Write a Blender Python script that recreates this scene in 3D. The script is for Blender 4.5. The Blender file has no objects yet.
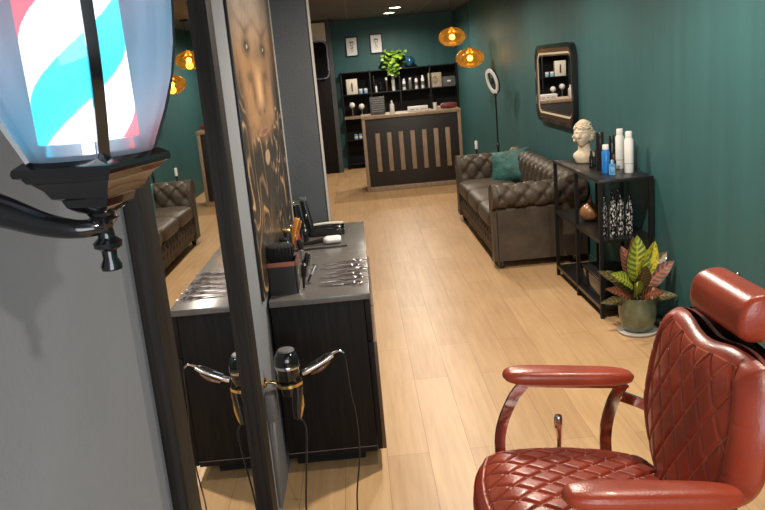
import bpy, bmesh, math, random
from mathutils import Vector, Matrix, Euler, noise
C = bpy.context
S = C.scene
COL = S.collection
PI = math.pi
rnd = random.Random(7)

# ------------------------------------------------------------------ camera
cam_d = bpy.data.cameras.new('camera'); cam = bpy.data.objects.new('camera', cam_d); COL.objects.link(cam)
r0 = (0.9955110, -0.0388963, -0.0862841); r1 = (-0.0929970, -0.2325583, -0.9681261); r2 = (0.0175905, 0.9718044, -0.2351316)
cam.matrix_world = Matrix(((r0[0], -r1[0], -r2[0], 0), (r0[1], -r1[1], -r2[1], 0), (r0[2], -r1[2], -r2[2], 1.75), (0, 0, 0, 1)))
cam_d.sensor_width = 36; cam_d.lens = 36.465; cam_d.clip_start = 0.05; cam_d.clip_end = 60
S.camera = cam

# ------------------------------------------------------------------ world, lights, exposure
S.view_settings.view_transform = 'Standard'; S.view_settings.look = 'None'
S.view_settings.gamma = 1; S.view_settings.use_curve_mapping = False
S.view_settings.exposure = 0.50
W = bpy.data.worlds.new('world'); S.world = W; W.use_nodes = True
W.node_tree.nodes['Background'].inputs[0].default_value = (0.75, 0.85, 1.0, 1)
W.node_tree.nodes['Background'].inputs[1].default_value = 0.15
CEIL = 2.6
WARM = (1.0, 0.88, 0.74)
def spot(x, y, power, angle=168, blend=0.6, color=WARM, rad=0.05):
    l = bpy.data.lights.new('downlight', 'SPOT'); l.energy = power; l.color = color
    l.spot_size = math.radians(angle); l.spot_blend = blend; l.shadow_soft_size = rad
    o = bpy.data.objects.new('downlight', l); COL.objects.link(o); o.location = (x, y, CEIL - 0.03)
    return o
SPOTS = [(0.95, -0.5, 75), (1.25, 2.3, 48), (0.72, 3.75, 145), (0.75, 5.9, 85), (0.75, 8.0, 75), (0.75, 10.0, 55),
         (0.735, 12.12, 90), (0.697, 13.2, 62), (-0.60, 10.18, 22)]
for s in SPOTS: spot(*s)
# cool fill light added behind the camera to brighten the near walls
al = bpy.data.lights.new('cool_fill_light', 'AREA'); al.shape = 'RECTANGLE'; al.size = 2.0; al.size_y = 1.6
al.energy = 48; al.color = (0.86, 0.93, 1.0)
ao = bpy.data.objects.new('cool_fill_light', al); COL.objects.link(ao); ao.location = (0.7, -1.9, 1.5)
ao.rotation_euler = (math.radians(90), 0, 0)

# ------------------------------------------------------------------ materials
def nt(name):
    m = bpy.data.materials.new(name); m.use_nodes = True
    return m, m.node_tree, m.node_tree.nodes['Principled BSDF']
def mat(name, col, rough=0.5, metal=0.0, var=0.12, scale=12.0, bump=0.0, bscale=60.0, coat=0.0, spec=0.5, emit=None, estr=0.0, stretch=(1, 1, 1), rvar=0.0, detail=4):
    m, t, b = nt(name)
    tc = t.nodes.new('ShaderNodeTexCoord'); mp = t.nodes.new('ShaderNodeMapping'); mp.inputs['Scale'].default_value = stretch
    t.links.new(tc.outputs['Object'], mp.inputs[0])
    n = t.nodes.new('ShaderNodeTexNoise'); n.inputs['Scale'].default_value = scale; n.inputs['Detail'].default_value = detail
    t.links.new(mp.outputs[0], n.inputs['Vector'])
    r = t.nodes.new('ShaderNodeValToRGB'); r.color_ramp.elements[0].position = 0.3; r.color_ramp.elements[1].position = 0.7
    lo = [max(0, c * (1 - var)) for c in col]; hi = [min(1, c * (1 + var)) for c in col]
    r.color_ramp.elements[0].color = (*lo, 1); r.color_ramp.elements[1].color = (*hi, 1)
    t.links.new(n.outputs[0], r.inputs[0]); t.links.new(r.outputs[0], b.inputs['Base Color'])
    b.inputs['Roughness'].default_value = rough; b.inputs['Metallic'].default_value = metal
    b.inputs['Specular IOR Level'].default_value = spec
    b.inputs['Coat Weight'].default_value = coat
    if rvar:
        mr = t.nodes.new('ShaderNodeMapRange'); mr.inputs[3].default_value = max(0, rough - rvar); mr.inputs[4].default_value = min(1, rough + rvar)
        t.links.new(n.outputs[0], mr.inputs[0]); t.links.new(mr.outputs[0], b.inputs['Roughness'])
    if bump:
        n2 = t.nodes.new('ShaderNodeTexNoise'); n2.inputs['Scale'].default_value = bscale; n2.inputs['Detail'].default_value = 3
        t.links.new(mp.outputs[0], n2.inputs['Vector'])
        bp = t.nodes.new('ShaderNodeBump'); bp.inputs['Strength'].default_value = bump; bp.inputs['Distance'].default_value = 0.01
        t.links.new(n2.outputs[0], bp.inputs['Height']); t.links.new(bp.outputs[0], b.inputs['Normal'])
    if emit:
        b.inputs['Emission Color'].default_value = (*emit, 1); b.inputs['Emission Strength'].default_value = estr
    return m
def glassy(name, tint, refl=1.0, rough=0.02, haze=0.0, hcol=(1, 1, 1)):
    """thin clear sheet: see-through with Fresnel reflection"""
    m, t, b = nt(name); t.nodes.remove(b)
    out = t.nodes['Material Output']
    tr = t.nodes.new('ShaderNodeBsdfTransparent'); tr.inputs[0].default_value = (*tint, 1)
    gl = t.nodes.new('ShaderNodeBsdfGlossy'); gl.inputs['Roughness'].default_value = rough
    fr = t.nodes.new('ShaderNodeFresnel'); fr.inputs[0].default_value = 1.5
    mu = t.nodes.new('ShaderNodeMath'); mu.operation = 'MULTIPLY'; mu.inputs[1].default_value = refl; mu.use_clamp = True
    mx = t.nodes.new('ShaderNodeMixShader')
    t.links.new(fr.outputs[0], mu.inputs[0]); t.links.new(mu.outputs[0], mx.inputs[0])
    t.links.new(tr.outputs[0], mx.inputs[1]); t.links.new(gl.outputs[0], mx.inputs[2]); t.links.new(mx.outputs[0], out.inputs[0])
    if haze:      # translucent share added so the glass glows with its lamp
        tl = t.nodes.new('ShaderNodeBsdfTranslucent'); tl.inputs[0].default_value = (*hcol, 1)
        m2 = t.nodes.new('ShaderNodeMixShader'); m2.inputs[0].default_value = haze
        t.links.new(mx.outputs[0], m2.inputs[1]); t.links.new(tl.outputs[0], m2.inputs[2]); t.links.new(m2.outputs[0], out.inputs[0])
    return m
def vcol(name, rough=0.5, coat=0.0, bump=0.0, bscale=80):
    m, t, b = nt(name)
    a = t.nodes.new('ShaderNodeVertexColor'); a.layer_name = 'Col'
    t.links.new(a.outputs[0], b.inputs['Base Color']); b.inputs['Roughness'].default_value = rough; b.inputs['Coat Weight'].default_value = coat
    if bump:
        n2 = t.nodes.new('ShaderNodeTexNoise'); n2.inputs['Scale'].default_value = bscale
        bp = t.nodes.new('ShaderNodeBump'); bp.inputs['Strength'].default_value = bump; bp.inputs['Distance'].default_value = 0.01
        t.links.new(n2.outputs[0], bp.inputs['Height']); t.links.new(bp.outputs[0], b.inputs['Normal'])
    return m
def emitter(name, col, s):
    m, t, b = nt(name); t.nodes.remove(b); e = t.nodes.new('ShaderNodeEmission')
    e.inputs[0].default_value = (*col, 1); e.inputs[1].default_value = s
    t.links.new(e.outputs[0], t.nodes['Material Output'].inputs[0]); return m

def floor_mat():
    m, t, b = nt('oak_planks')
    tc = t.nodes.new('ShaderNodeTexCoord'); mp = t.nodes.new('ShaderNodeMapping'); mp.inputs['Rotation'].default_value = (0, 0, PI / 2)
    t.links.new(tc.outputs['Object'], mp.inputs[0])
    br = t.nodes.new('ShaderNodeTexBrick'); br.inputs['Scale'].default_value = 1.0
    br.inputs['Brick Width'].default_value = 1.38; br.inputs['Row Height'].default_value = 0.193
    br.inputs['Mortar Size'].default_value = 0.0016; br.inputs['Mortar Smooth'].default_value = 0.3; br.inputs['Bias'].default_value = 0.0
    br.offset = 0.37; br.offset_frequency = 2
    br.inputs['Color1'].default_value = (0.0, 0.0, 0.0, 1); br.inputs['Color2'].default_value = (1, 1, 1, 1); br.inputs['Mortar'].default_value = (0.5, 0.5, 0.5, 1)
    t.links.new(mp.outputs[0], br.inputs['Vector'])
    mp2 = t.nodes.new('ShaderNodeMapping'); mp2.inputs['Scale'].default_value = (26, 1.6, 1)
    t.links.new(tc.outputs['Object'], mp2.inputs[0])
    n = t.nodes.new('ShaderNodeTexNoise'); n.inputs['Scale'].default_value = 1.3; n.inputs['Detail'].default_value = 6; n.inputs['Distortion'].default_value = 0.6
    t.links.new(mp2.outputs[0], n.inputs['Vector'])
    n3 = t.nodes.new('ShaderNodeTexNoise'); n3.inputs['Scale'].default_value = 2.2; n3.inputs['Detail'].default_value = 3
    mp3 = t.nodes.new('ShaderNodeMapping'); mp3.inputs['Scale'].default_value = (2.5, 0.8, 1); t.links.new(tc.outputs['Object'], mp3.inputs[0]); t.links.new(mp3.outputs[0], n3.inputs['Vector'])
    r1 = t.nodes.new('ShaderNodeValToRGB'); e = r1.color_ramp.elements
    e[0].position = 0.25; e[0].color = (0.43, 0.245, 0.110, 1); e[1].position = 0.85; e[1].color = (0.72, 0.475, 0.25, 1)
    mixf = t.nodes.new('ShaderNodeMath'); mixf.operation = 'MULTIPLY_ADD'; mixf.inputs[1].default_value = 0.5
    a2 = t.nodes.new('ShaderNodeMath'); a2.operation = 'MULTIPLY_ADD'; a2.inputs[1].default_value = 0.35
    a3 = t.nodes.new('ShaderNodeMath'); a3.operation = 'MULTIPLY'; a3.inputs[1].default_value = 0.16
    t.links.new(br.outputs['Color'], a3.inputs[0])
    t.links.new(n3.outputs[0], a2.inputs[0]); t.links.new(a3.outputs[0], a2.inputs[2])
    t.links.new(n.outputs[0], mixf.inputs[0]); t.links.new(a2.outputs[0], mixf.inputs[2])
    t.links.new(mixf.outputs[0], r1.inputs[0])
    mm = t.nodes.new('ShaderNodeMixRGB'); mm.blend_type = 'MULTIPLY'; mm.inputs[2].default_value = (0.62, 0.52, 0.45, 1)
    t.links.new(br.outputs['Fac'], mm.inputs[0]); t.links.new(r1.outputs[0], mm.inputs[1]); t.links.new(mm.outputs[0], b.inputs['Base Color'])
    b.inputs['Roughness'].default_value = 0.36; b.inputs['Specular IOR Level'].default_value = 0.5
    bp = t.nodes.new('ShaderNodeBump'); bp.inputs['Strength'].default_value = 0.12; bp.inputs['Distance'].default_value = 0.004
    t.links.new(n.outputs[0], bp.inputs['Height']); t.links.new(bp.outputs[0], b.inputs['Normal'])
    return m
def panel_ceiling():
    m, t, b = nt('brown_ceiling_panels')
    tc = t.nodes.new('ShaderNodeTexCoord'); br = t.nodes.new('ShaderNodeTexBrick')
    br.offset = 0; br.inputs['Scale'].default_value = 1; br.inputs['Brick Width'].default_value = 0.6; br.inputs['Row Height'].default_value = 0.6
    br.inputs['Mortar Size'].default_value = 0.012; br.inputs['Color1'].default_value = (0.082, 0.079, 0.078, 1); br.inputs['Color2'].default_value = (0.088, 0.085, 0.084, 1)
    br.inputs['Mortar'].default_value = (0.15, 0.145, 0.14, 1)
    t.links.new(tc.outputs['Object'], br.inputs['Vector']); t.links.new(br.outputs[0], b.inputs['Base Color']); b.inputs['Roughness'].default_value = 0.6
    return m

M = dict(
    floor=floor_mat(), ceiling=panel_ceiling(),
    teal=mat('teal_wall_paint', (0.027, 0.104, 0.108), 0.55, var=0.10, scale=7, stretch=(1, 1, 0.06), bump=0.15, bscale=60),
    grey_wall=mat('grey_wall_paint', (0.225, 0.245, 0.275), 0.7, var=0.06, scale=3, bump=0.15, bscale=120),
    pillar=mat('slate_grey_paint', (0.060, 0.068, 0.076), 0.6, var=0.08, scale=5, bump=0.25, bscale=180),
    light_trim=mat('pale_corner_trim', (0.42, 0.40, 0.36), 0.5, var=0.05),
    door_brown=mat('brown_door_strip', (0.10, 0.055, 0.030), 0.5, var=0.2, scale=8),
    cream=mat('cream_paint', (0.75, 0.66, 0.5), 0.6, var=0.04),
    black_wood=mat('black_brown_wood', (0.0075, 0.0058, 0.0052), 0.6, spec=0.2, var=0.5, scale=5, stretch=(14, 14, 0.7), bump=0.12, bscale=14, detail=6),
    frame_wood=mat('charcoal_frame_wood', (0.016, 0.0135, 0.012), 0.6, spec=0.22, var=0.5, scale=6, stretch=(16, 16, 0.5), bump=0.1, bscale=14, detail=6),
    worktop=mat('grey_laminate', (0.125, 0.116, 0.108), 0.25, var=0.06, scale=40, spec=0.6),
    oak=mat('pale_oak_edging', (0.29, 0.205, 0.130), 0.5, var=0.2, scale=8, stretch=(6, 6, 1)),
    desk_panel=mat('dark_brown_desk_panel', (0.018, 0.014, 0.013), 0.5, var=0.15, scale=10),
    black_metal=mat('black_powder_coated_metal', (0.0045, 0.0045, 0.005), 0.5, spec=0.3, metal=0.0, var=0.15, scale=30),
    black_gloss=mat('black_gloss_lacquer', (0.008, 0.008, 0.009), 0.14, var=0.2, scale=20, coat=0.5),
    black_plastic=mat('black_plastic', (0.012, 0.012, 0.013), 0.3, var=0.2, scale=20),
    black_matte=mat('matte_black_lining', (0.006, 0.006, 0.007), 0.9, var=0.1),
    shelf_top=mat('black_laminate_board', (0.010, 0.0095, 0.0095), 0.30, var=0.15, scale=9),
    chrome=mat('chrome', (0.75, 0.73, 0.72), 0.10, metal=1.0, var=0.03),
    rose_steel=mat('rose_tinted_steel', (0.68, 0.55, 0.58), 0.16, metal=1.0, var=0.08),
    brass=mat('brass', (0.80, 0.56, 0.22), 0.22, metal=1.0, var=0.08),
    bronze=mat('bronze_brown_metal', (0.16, 0.09, 0.055), 0.3, metal=0.7, var=0.15),
    copper=mat('copper_band', (0.36, 0.13, 0.08), 0.35, metal=0.6, var=0.15),
    mirror=mat('mirror_silver', (0.90, 0.92, 0.92), 0.0, metal=1.0, var=0.0),
    dark_mirror=mat('dark_mirror_glass', (0.25, 0.25, 0.26), 0.03, metal=1.0, var=0.1),
    white_plastic=mat('white_plastic', (0.78, 0.77, 0.74), 0.35, var=0.03),
    plaster=mat('cream_plaster', (0.66, 0.56, 0.42), 0.6, var=0.10, scale=30, bump=0.2, bscale=60),
    blue=mat('bright_blue_can', (0.02, 0.20, 0.62), 0.25, var=0.1, coat=0.4),
    blue_liquid=mat('blue_bottle', (0.10, 0.32, 0.62), 0.1, var=0.45, scale=40, coat=0.6),
    pale_blue=mat('pale_blue_jar', (0.25, 0.42, 0.60), 0.3, var=0.2),
    green_glaze=mat('mottled_green_glaze', (0.125, 0.135, 0.075), 0.3, var=0.35, scale=14, coat=0.3),
    saucer=mat('white_saucer_glaze', (0.55, 0.54, 0.50), 0.35, var=0.05),
    soil=mat('potting_soil', (0.018, 0.012, 0.008), 0.95, var=0.4, scale=60, bump=1.0, bscale=80),
    stem=mat('plant_stem', (0.10, 0.09, 0.04), 0.6, var=0.2),
    velvet=mat('teal_velvet', (0.030, 0.125, 0.110), 0.6, var=0.45, scale=9, bump=0.5, bscale=25),
    sofa=mat('worn_brown_leather', (0.066, 0.048, 0.031), 0.50, var=0.30, scale=7, bump=0.3, bscale=45, rvar=0.10),
    sofa_button=mat('dark_brown_button', (0.03, 0.02, 0.014), 0.5, var=0.1),
    red_leather=mat('plain_red_leather', (0.36, 0.049, 0.020), 0.32, var=0.16, scale=9, bump=0.10, bscale=190, coat=0.12, rvar=0.05),
    amber=glassy('amber_glass', (0.92, 0.55, 0.10), 1.3, 0.04, 0.10, (1.0, 0.62, 0.15)),
    clear=glassy('clear_lantern_glass', (0.93, 0.96, 1.0), 1.6, 0.02, 0.30, (0.66, 0.80, 1.0)),  # bluish haze put into the glass for the pole's reflected glow
    gourd=mat('brown_gourd_lacquer', (0.32, 0.15, 0.06), 0.25, var=0.35, scale=9, coat=0.3),
    kraft=mat('kraft_box_card', (0.42, 0.36, 0.27), 0.7, var=0.08),
    grey_card=mat('grey_case', (0.10, 0.10, 0.11), 0.5, var=0.15),
    maroon=mat('maroon_leatherette', (0.16, 0.030, 0.030), 0.4, var=0.15),
    paper=mat('white_paper', (0.88, 0.88, 0.87), 0.7, var=0.04),
    ink=mat('grey_ink', (0.14, 0.13, 0.13), 0.8, var=0.3, scale=80),
    slate=mat('slate_sign_board', (0.085, 0.090, 0.095), 0.6, var=0.25, scale=30),
    chalk=mat('chalk_lettering', (0.40, 0.40, 0.39), 0.8, var=0.2),
    orange=mat('orange_plastic', (0.72, 0.30, 0.045), 0.4, var=0.1),
    redp=mat('dark_red_plastic', (0.30, 0.02, 0.025), 0.35, var=0.1),
    greyp=mat('grey_plastic', (0.13, 0.13, 0.135), 0.45, var=0.1),
    bristle=mat('black_brush_bristles', (0.008, 0.008, 0.008), 0.8, var=0.3, scale=200, bump=1.0, bscale=300),
    cardw=mat('cream_card', (0.70, 0.66, 0.55), 0.6, var=0.04),
    indigo=mat('blue_glass_ball', (0.012, 0.07, 0.14), 0.1, var=0.3, coat=0.8),
    socket=mat('grey_socket_plastic', (0.13, 0.125, 0.12), 0.4, var=0.06),
    foliage=vcol('leaf_pigment', 0.42, 0.1), art=vcol('printed_canvas', 0.32), pattern=vcol('patterned_bottle_print', 0.25, 0.4), stripes=None,
    bulb=emitter('warm_filament_glow', (1.0, 0.58, 0.20), 22), disc=emitter('downlight_diffuser_glow', (1.0, 0.86, 0.66), 22),
    strip=emitter('mirror_led_strip_glow', (1.0, 0.80, 0.50), 0.42), ringglow=mat('ring_light_diffuser', (0.75, 0.75, 0.74), 0.4, var=0.02),
)
def quilt_mat():
    m, t, b = nt('quilted_red_leather')
    uv = t.nodes.new('ShaderNodeUVMap'); uv.uv_map = 'UVMap'
    sp = t.nodes.new('ShaderNodeSeparateXYZ'); t.links.new(uv.outputs[0], sp.inputs[0])
    def math_(op, a, b_=None, c=None):
        n = t.nodes.new('ShaderNodeMath'); n.operation = op
        for i, v in enumerate((a, b_, c)):
            if v is None: continue
            if isinstance(v, (int, float)): n.inputs[i].default_value = v
            else: t.links.new(v, n.inputs[i])
        return n.outputs[0]
    outs = []
    for sgn in (1, -1):
        d = math_('ADD', sp.outputs[0], math_('MULTIPLY', sp.outputs[1], sgn))
        outs.append(math_('PINGPONG', d, 0.5))                     # 0 on each seam line
    mn = math_('MINIMUM', outs[0], outs[1])
    seam = math_('SUBTRACT', 1.0, math_('SMOOTH_MIN', math_('DIVIDE', mn, 0.035), 1.0, 0.2)); seam = math_('MAXIMUM', seam, 0.0)
    seam = math_('MULTIPLY', seam, math_('GREATER_THAN', sp.outputs[2], -1)) 
    a = t.nodes.new('ShaderNodeVertexColor'); a.layer_name = 'Col'   # red channel = how strongly quilted
    sc = t.nodes.new('ShaderNodeSeparateColor'); t.links.new(a.outputs[0], sc.inputs[0])
    fac = math_('MULTIPLY', seam, sc.outputs[0])
    fac = math_('MAXIMUM', fac, sc.outputs[1])
    tc = t.nodes.new('ShaderNodeTexCoord'); n = t.nodes.new('ShaderNodeTexNoise'); n.inputs['Scale'].default_value = 9; n.inputs['Detail'].default_value = 4
    t.links.new(tc.outputs['Object'], n.inputs['Vector'])
    r = t.nodes.new('ShaderNodeValToRGB'); r.color_ramp.elements[0].position = 0.3; r.color_ramp.elements[1].position = 0.7
    r.color_ramp.elements[0].color = (0.23, 0.030, 0.014, 1); r.color_ramp.elements[1].color = (0.37, 0.051, 0.021, 1)
    t.links.new(n.outputs[0], r.inputs[0])
    mx = t.nodes.new('ShaderNodeMixRGB'); mx.inputs[2].default_value = (0.66, 0.20, 0.11, 1)
    t.links.new(math_('MULTIPLY', fac, 0.95), mx.inputs[0]); t.links.new(r.outputs[0], mx.inputs[1]); t.links.new(mx.outputs[0], b.inputs['Base Color'])
    b.inputs['Roughness'].default_value = 0.33; b.inputs['Coat Weight'].default_value = 0.08
    n2 = t.nodes.new('ShaderNodeTexNoise'); n2.inputs['Scale'].default_value = 130; n2.inputs['Detail'].default_value = 3
    t.links.new(tc.outputs['Object'], n2.inputs['Vector'])
    bp = t.nodes.new('ShaderNodeBump'); bp.inputs['Strength'].default_value = 0.15; bp.inputs['Distance'].default_value = 0.004
    t.links.new(n2.outputs[0], bp.inputs['Height']); t.links.new(bp.outputs[0], b.inputs['Normal'])
    return m
M['quilt'] = quilt_mat()
def stripe_mat():
    m, t, b = nt('lit_striped_cylinder'); t.nodes.remove(b)
    a = t.nodes.new('ShaderNodeVertexColor'); a.layer_name = 'Col'
    e = t.nodes.new('ShaderNodeEmission'); e.inputs[1].default_value = 1.7
    t.links.new(a.outputs[0], e.inputs[0]); t.links.new(e.outputs[0], t.nodes['Material Output'].inputs[0]); return m
M['stripes'] = stripe_mat()

# ------------------------------------------------------------------ object helpers
def prop(o, label=None, cat=None, group=None, kind=None):
    if label: o['label'] = label
    if cat: o['category'] = cat
    if group: o['group'] = group
    if kind: o['kind'] = kind
    return o
def thing(name, label, cat, loc=(0, 0, 0), rotz=0.0, group=None):
    o = bpy.data.objects.new(name, None); COL.objects.link(o); o.empty_display_size = 0.05
    o.location = loc; o.rotation_euler = (0, 0, rotz); return prop(o, label, cat, group)
def copy_tree(o, parent=None):
    c = o.copy(); COL.objects.link(c)
    if parent is not None: c.parent = parent
    for ch in list(o.children): copy_tree(ch, c)
    return c
def again(o, loc, rotz, label, scale=None):
    c = copy_tree(o); c.location = loc; c.rotation_euler = (0, 0, rotz); c['label'] = label
    if scale: c.scale = scale
    return c
class MB:
    def __init__(s): s.v = []; s.f = []; s.uv = None; s.col = None; s.tf = None
    def add(s, vs, fs, mtx=None):
        n = len(s.v)
        if mtx is not None: vs = [tuple(mtx @ Vector(v)) for v in vs]
        s.v += [tuple(v) for v in vs]; s.f += [tuple(n + i for i in f) for f in fs]; return s
    def box(s, c, size, bev=0.0, seg=2, rot=None):
        bm = bmesh.new(); bmesh.ops.create_cube(bm, size=1)
        for v in bm.verts: v.co = Vector((v.co.x * size[0], v.co.y * size[1], v.co.z * size[2]))
        bev = min(bev, min(size) * 0.49)
        if bev > 0: bmesh.ops.bevel(bm, geom=list(bm.edges), offset=bev, segments=seg, profile=0.5, affect='EDGES')
        bm.verts.index_update()
        mt = Matrix.Translation(c)
        if rot: mt = mt @ Euler(rot).to_matrix().to_4x4()
        vs = [v.co.copy() for v in bm.verts]; fs = [[v.index for v in f.verts] for f in bm.faces]; bm.free()
        return s.add(vs, fs, mt)
    def span(s, a, b, bev=0.0, seg=2):
        return s.box([(a[i] + b[i]) / 2 for i in range(3)], [abs(b[i] - a[i]) for i in range(3)], bev, seg)
    def lathe(s, prof, c=(0, 0, 0), n=24, rot=None, caps=True):
        vs = []; fs = []
        for r, z in prof:
            for i in range(n):
                a = 2 * PI * i / n; vs.append((r * math.cos(a), r * math.sin(a), z))
        for j in range(len(prof) - 1):
            for i in range(n):
                k = (i + 1) % n; fs.append((j * n + i, j * n + k, (j + 1) * n + k, (j + 1) * n + i))
        if caps:
            fs.append(tuple(range(n))[::-1]); fs.append(tuple((len(prof) - 1) * n + i for i in range(n)))
        mt = Matrix.Translation(c)
        if rot: mt = mt @ Euler(rot).to_matrix().to_4x4()
        return s.add(vs, fs, mt)
    def tube(s, pts, r, n=8, sub=1, closed=False, flat=None):
        P = [Vector(p) for p in pts]
        rs = r if isinstance(r, (list, tuple)) else [r] * len(P)
        if sub > 1:
            Q = []; R = []
            cnt = len(P) if closed else len(P) - 1
            for i in range(cnt):
                g = lambda k: P[k % len(P)] if closed else P[max(0, min(len(P) - 1, k))]
                p0, p1, p2, p3 = g(i - 1), g(i), g(i + 1), g(i + 2)
                for j in range(sub):
                    t = j / sub
                    Q.append(0.5 * ((2 * p1) + (p2 - p0) * t + (2 * p0 - 5 * p1 + 4 * p2 - p3) * t * t + (3 * p1 - p0 - 3 * p2 + p3) * t ** 3))
                    R.append(rs[i % len(rs)] * (1 - t) + rs[(i + 1) % len(rs)] * t)
            if not closed: Q.append(P[-1]); R.append(rs[-1])
            P, rs = Q, R
        vs = []; fs = []; up = None; m = len(P)
        for i, p in enumerate(P):
            if closed: d = P[(i + 1) % m] - P[i - 1]
            else: d = P[min(i + 1, m - 1)] - P[max(i - 1, 0)]
            if d.length < 1e-9: d = Vector((0, 0, 1))
            d.normalize()
            if up is None:
                if flat: up = Vector(flat[2])
                else: up = Vector((0, 0, 1)) if abs(d.z) < 0.9 else Vector((1, 0, 0))
            x = up - d * up.dot(d)
            if x.length < 1e-6: x = Vector((1, 0.01, 0)) - d * d.x
            x.normalize(); y = d.cross(x); up = x
            for k in range(n):
                a = 2 * PI * (k + (0.5 if flat else 0)) / n
                if flat:
                    cx, cy = math.cos(a) * 1.4142, math.sin(a) * 1.4142
                    vs.append(p + x * cx * flat[0] * rs[i] + y * cy * flat[1] * rs[i])
                else: vs.append(p + (x * math.cos(a) + y * math.sin(a)) * rs[i])
        for i in range(m if closed else m - 1):
            j = (i + 1) % m
            for k in range(n):
                l = (k + 1) % n; fs.append((i * n + k, i * n + l, j * n + l, j * n + k))
        if not closed: fs.append(tuple(range(n))[::-1]); fs.append(tuple((m - 1) * n + k for k in range(n)))
        return s.add(vs, fs)
    def prism(s, out, d0, d1, ax='y', holes=None):
        n = len(out)
        f = {'y': lambda p, d: (p[0], d, p[1]), 'x': lambda p, d: (d, p[0], p[1]), 'z': lambda p, d: (p[0], p[1], d)}[ax]
        vs = [f(p, d0) for p in out] + [f(p, d1) for p in out]
        fs = [tuple(range(n)), tuple(range(2 * n - 1, n - 1, -1))] + [(i, (i + 1) % n + 0, (i + 1) % n + n, i + n) for i in range(n)]
        return s.add(vs, fs)
    def ring(s, o, i, d0, d1, ax='x'):
        n = len(o)
        f = {'y': lambda p, d: (p[0], d, p[1]), 'x': lambda p, d: (d, p[0], p[1]), 'z': lambda p, d: (p[0], p[1], d)}[ax]
        vs = [f(p, d0) for p in o] + [f(p, d1) for p in o] + [f(p, d0) for p in i] + [f(p, d1) for p in i]; fs = []
        for k in range(n):
            l = (k + 1) % n
            fs += [(k, l, n + l, n + k), (2 * n + k, 3 * n + k, 3 * n + l, 2 * n + l), (k, 2 * n + k, 2 * n + l, l), (n + k, n + l, 3 * n + l, 3 * n + k)]
        return s.add(vs, fs)
    def grid(s, nu, nv, fn, uvf=None, colf=None, wrapu=False):
        n0 = len(s.v); vs = []
        for j in range(nv):
            for i in range(nu):
                vs.append(tuple(fn(i / (nu if wrapu else nu - 1), j / (nv - 1))))
        fs = []
        for j in range(nv - 1):
            for i in range(nu if wrapu else nu - 1):
                k = (i + 1) % nu; fs.append((j * nu + i, j * nu + k, (j + 1) * nu + k, (j + 1) * nu + i))
        if uvf is not None or colf is not None:
            if s.uv is None: s.uv = {}; s.col = {}
            for j in range(nv):
                for i in range(nu):
                    u, v = i / (nu if wrapu else nu - 1), j / (nv - 1)
                    if uvf: s.uv[n0 + j * nu + i] = uvf(u, v)
                    if colf: s.col[n0 + j * nu + i] = colf(u, v)
        return s.add(vs, fs)
    def build(s, name, m, parent=None, smooth=True, angle=40, label=None):
        me = bpy.data.meshes.new(name); me.from_pydata(s.v, [], s.f); me.update()
        bm = bmesh.new(); bm.from_mesh(me); bmesh.ops.recalc_face_normals(bm, faces=bm.faces); bm.to_mesh(me); bm.free()
        me.materials.append(M[m] if isinstance(m, str) else m)
        if s.uv:
            l = me.uv_layers.new(name='UVMap')
            for lp in me.loops: l.data[lp.index].uv = s.uv.get(lp.vertex_index, (0, 0))
        if s.col:
            ca = me.color_attributes.new('Col', 'FLOAT_COLOR', 'POINT')
            for i in range(len(me.vertices)):
                c = s.col.get(i, (0, 0, 0)); ca.data[i].color = (c[0], c[1], c[2], 1)
        if smooth:
            for p in me.polygons: p.use_smooth = True
            me.set_sharp_from_angle(angle=math.radians(angle))
        o = bpy.data.objects.new(name, me); COL.objects.link(o)
        if parent is not None: o.parent = parent
        if label: o['label'] = label
        return o
def struct(name, mb, m): return prop(mb.build(name, m, smooth=False), kind='structure')
def rrect(w, h, r, n=8, cx=0, cy=0):
    P = []
    for k, (sx, sy) in enumerate(((1, 1), (-1, 1), (-1, -1), (1, -1))):
        for i in range(n + 1):
            a = PI / 2 * k + PI / 2 * i / n
            P.append((cx + sx * (w / 2 - r) + r * math.cos(a), cy + sy * (h / 2 - r) + r * math.sin(a)))
    return P
def sp(c, e): return math.copysign(abs(c) ** e, c)

# ------------------------------------------------------------------ THE SETTING
WX = -0.455; RX = 1.87; BY = 14.3
struct('floor', MB().span((-1.7, -2.2, -0.1), (1.97, 14.4, 0)), 'floor')
struct('ceiling', MB().span((-1.7, -2.2, CEIL), (1.97, 14.4, CEIL + 0.1)), 'ceiling')
struct('wall_right', MB().span((RX, -2.2, 0), (RX + 0.1, 14.4, CEIL)), 'teal')
struct('wall_back', MB().span((-1.7, BY, 0), (RX, BY + 0.1, CEIL)), 'teal')
struct('wall_left', MB().span((WX - 0.3, -2.2, 0), (WX, 4.78, CEIL)), 'grey_wall')
struct('wall_far_left', MB().span((-1.7, 5.1, 0), (-1.6, 14.3, CEIL)), 'grey_wall')
struct('wall_left_corner', MB().span((-1.7, 4.78, 0), (-0.228, 5.1, CEIL)), 'pillar')
struct('trim_1', MB().span((-0.2285, 4.772, 0), (-0.216, 4.80, CEIL)), 'light_trim')
struct('trim_2', MB().span((WX, 4.765, 0.83), (WX + 0.012, 4.78, CEIL)), 'light_trim')
struct('wall_front', MB().span((-0.455, -2.2, 0), (RX, -2.1, CEIL)), 'grey_wall')
struct('baseboard_right', MB().span((RX - 0.012, -2.1, 0), (RX, 14.3, 0.06), 0.003), 'teal')
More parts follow.
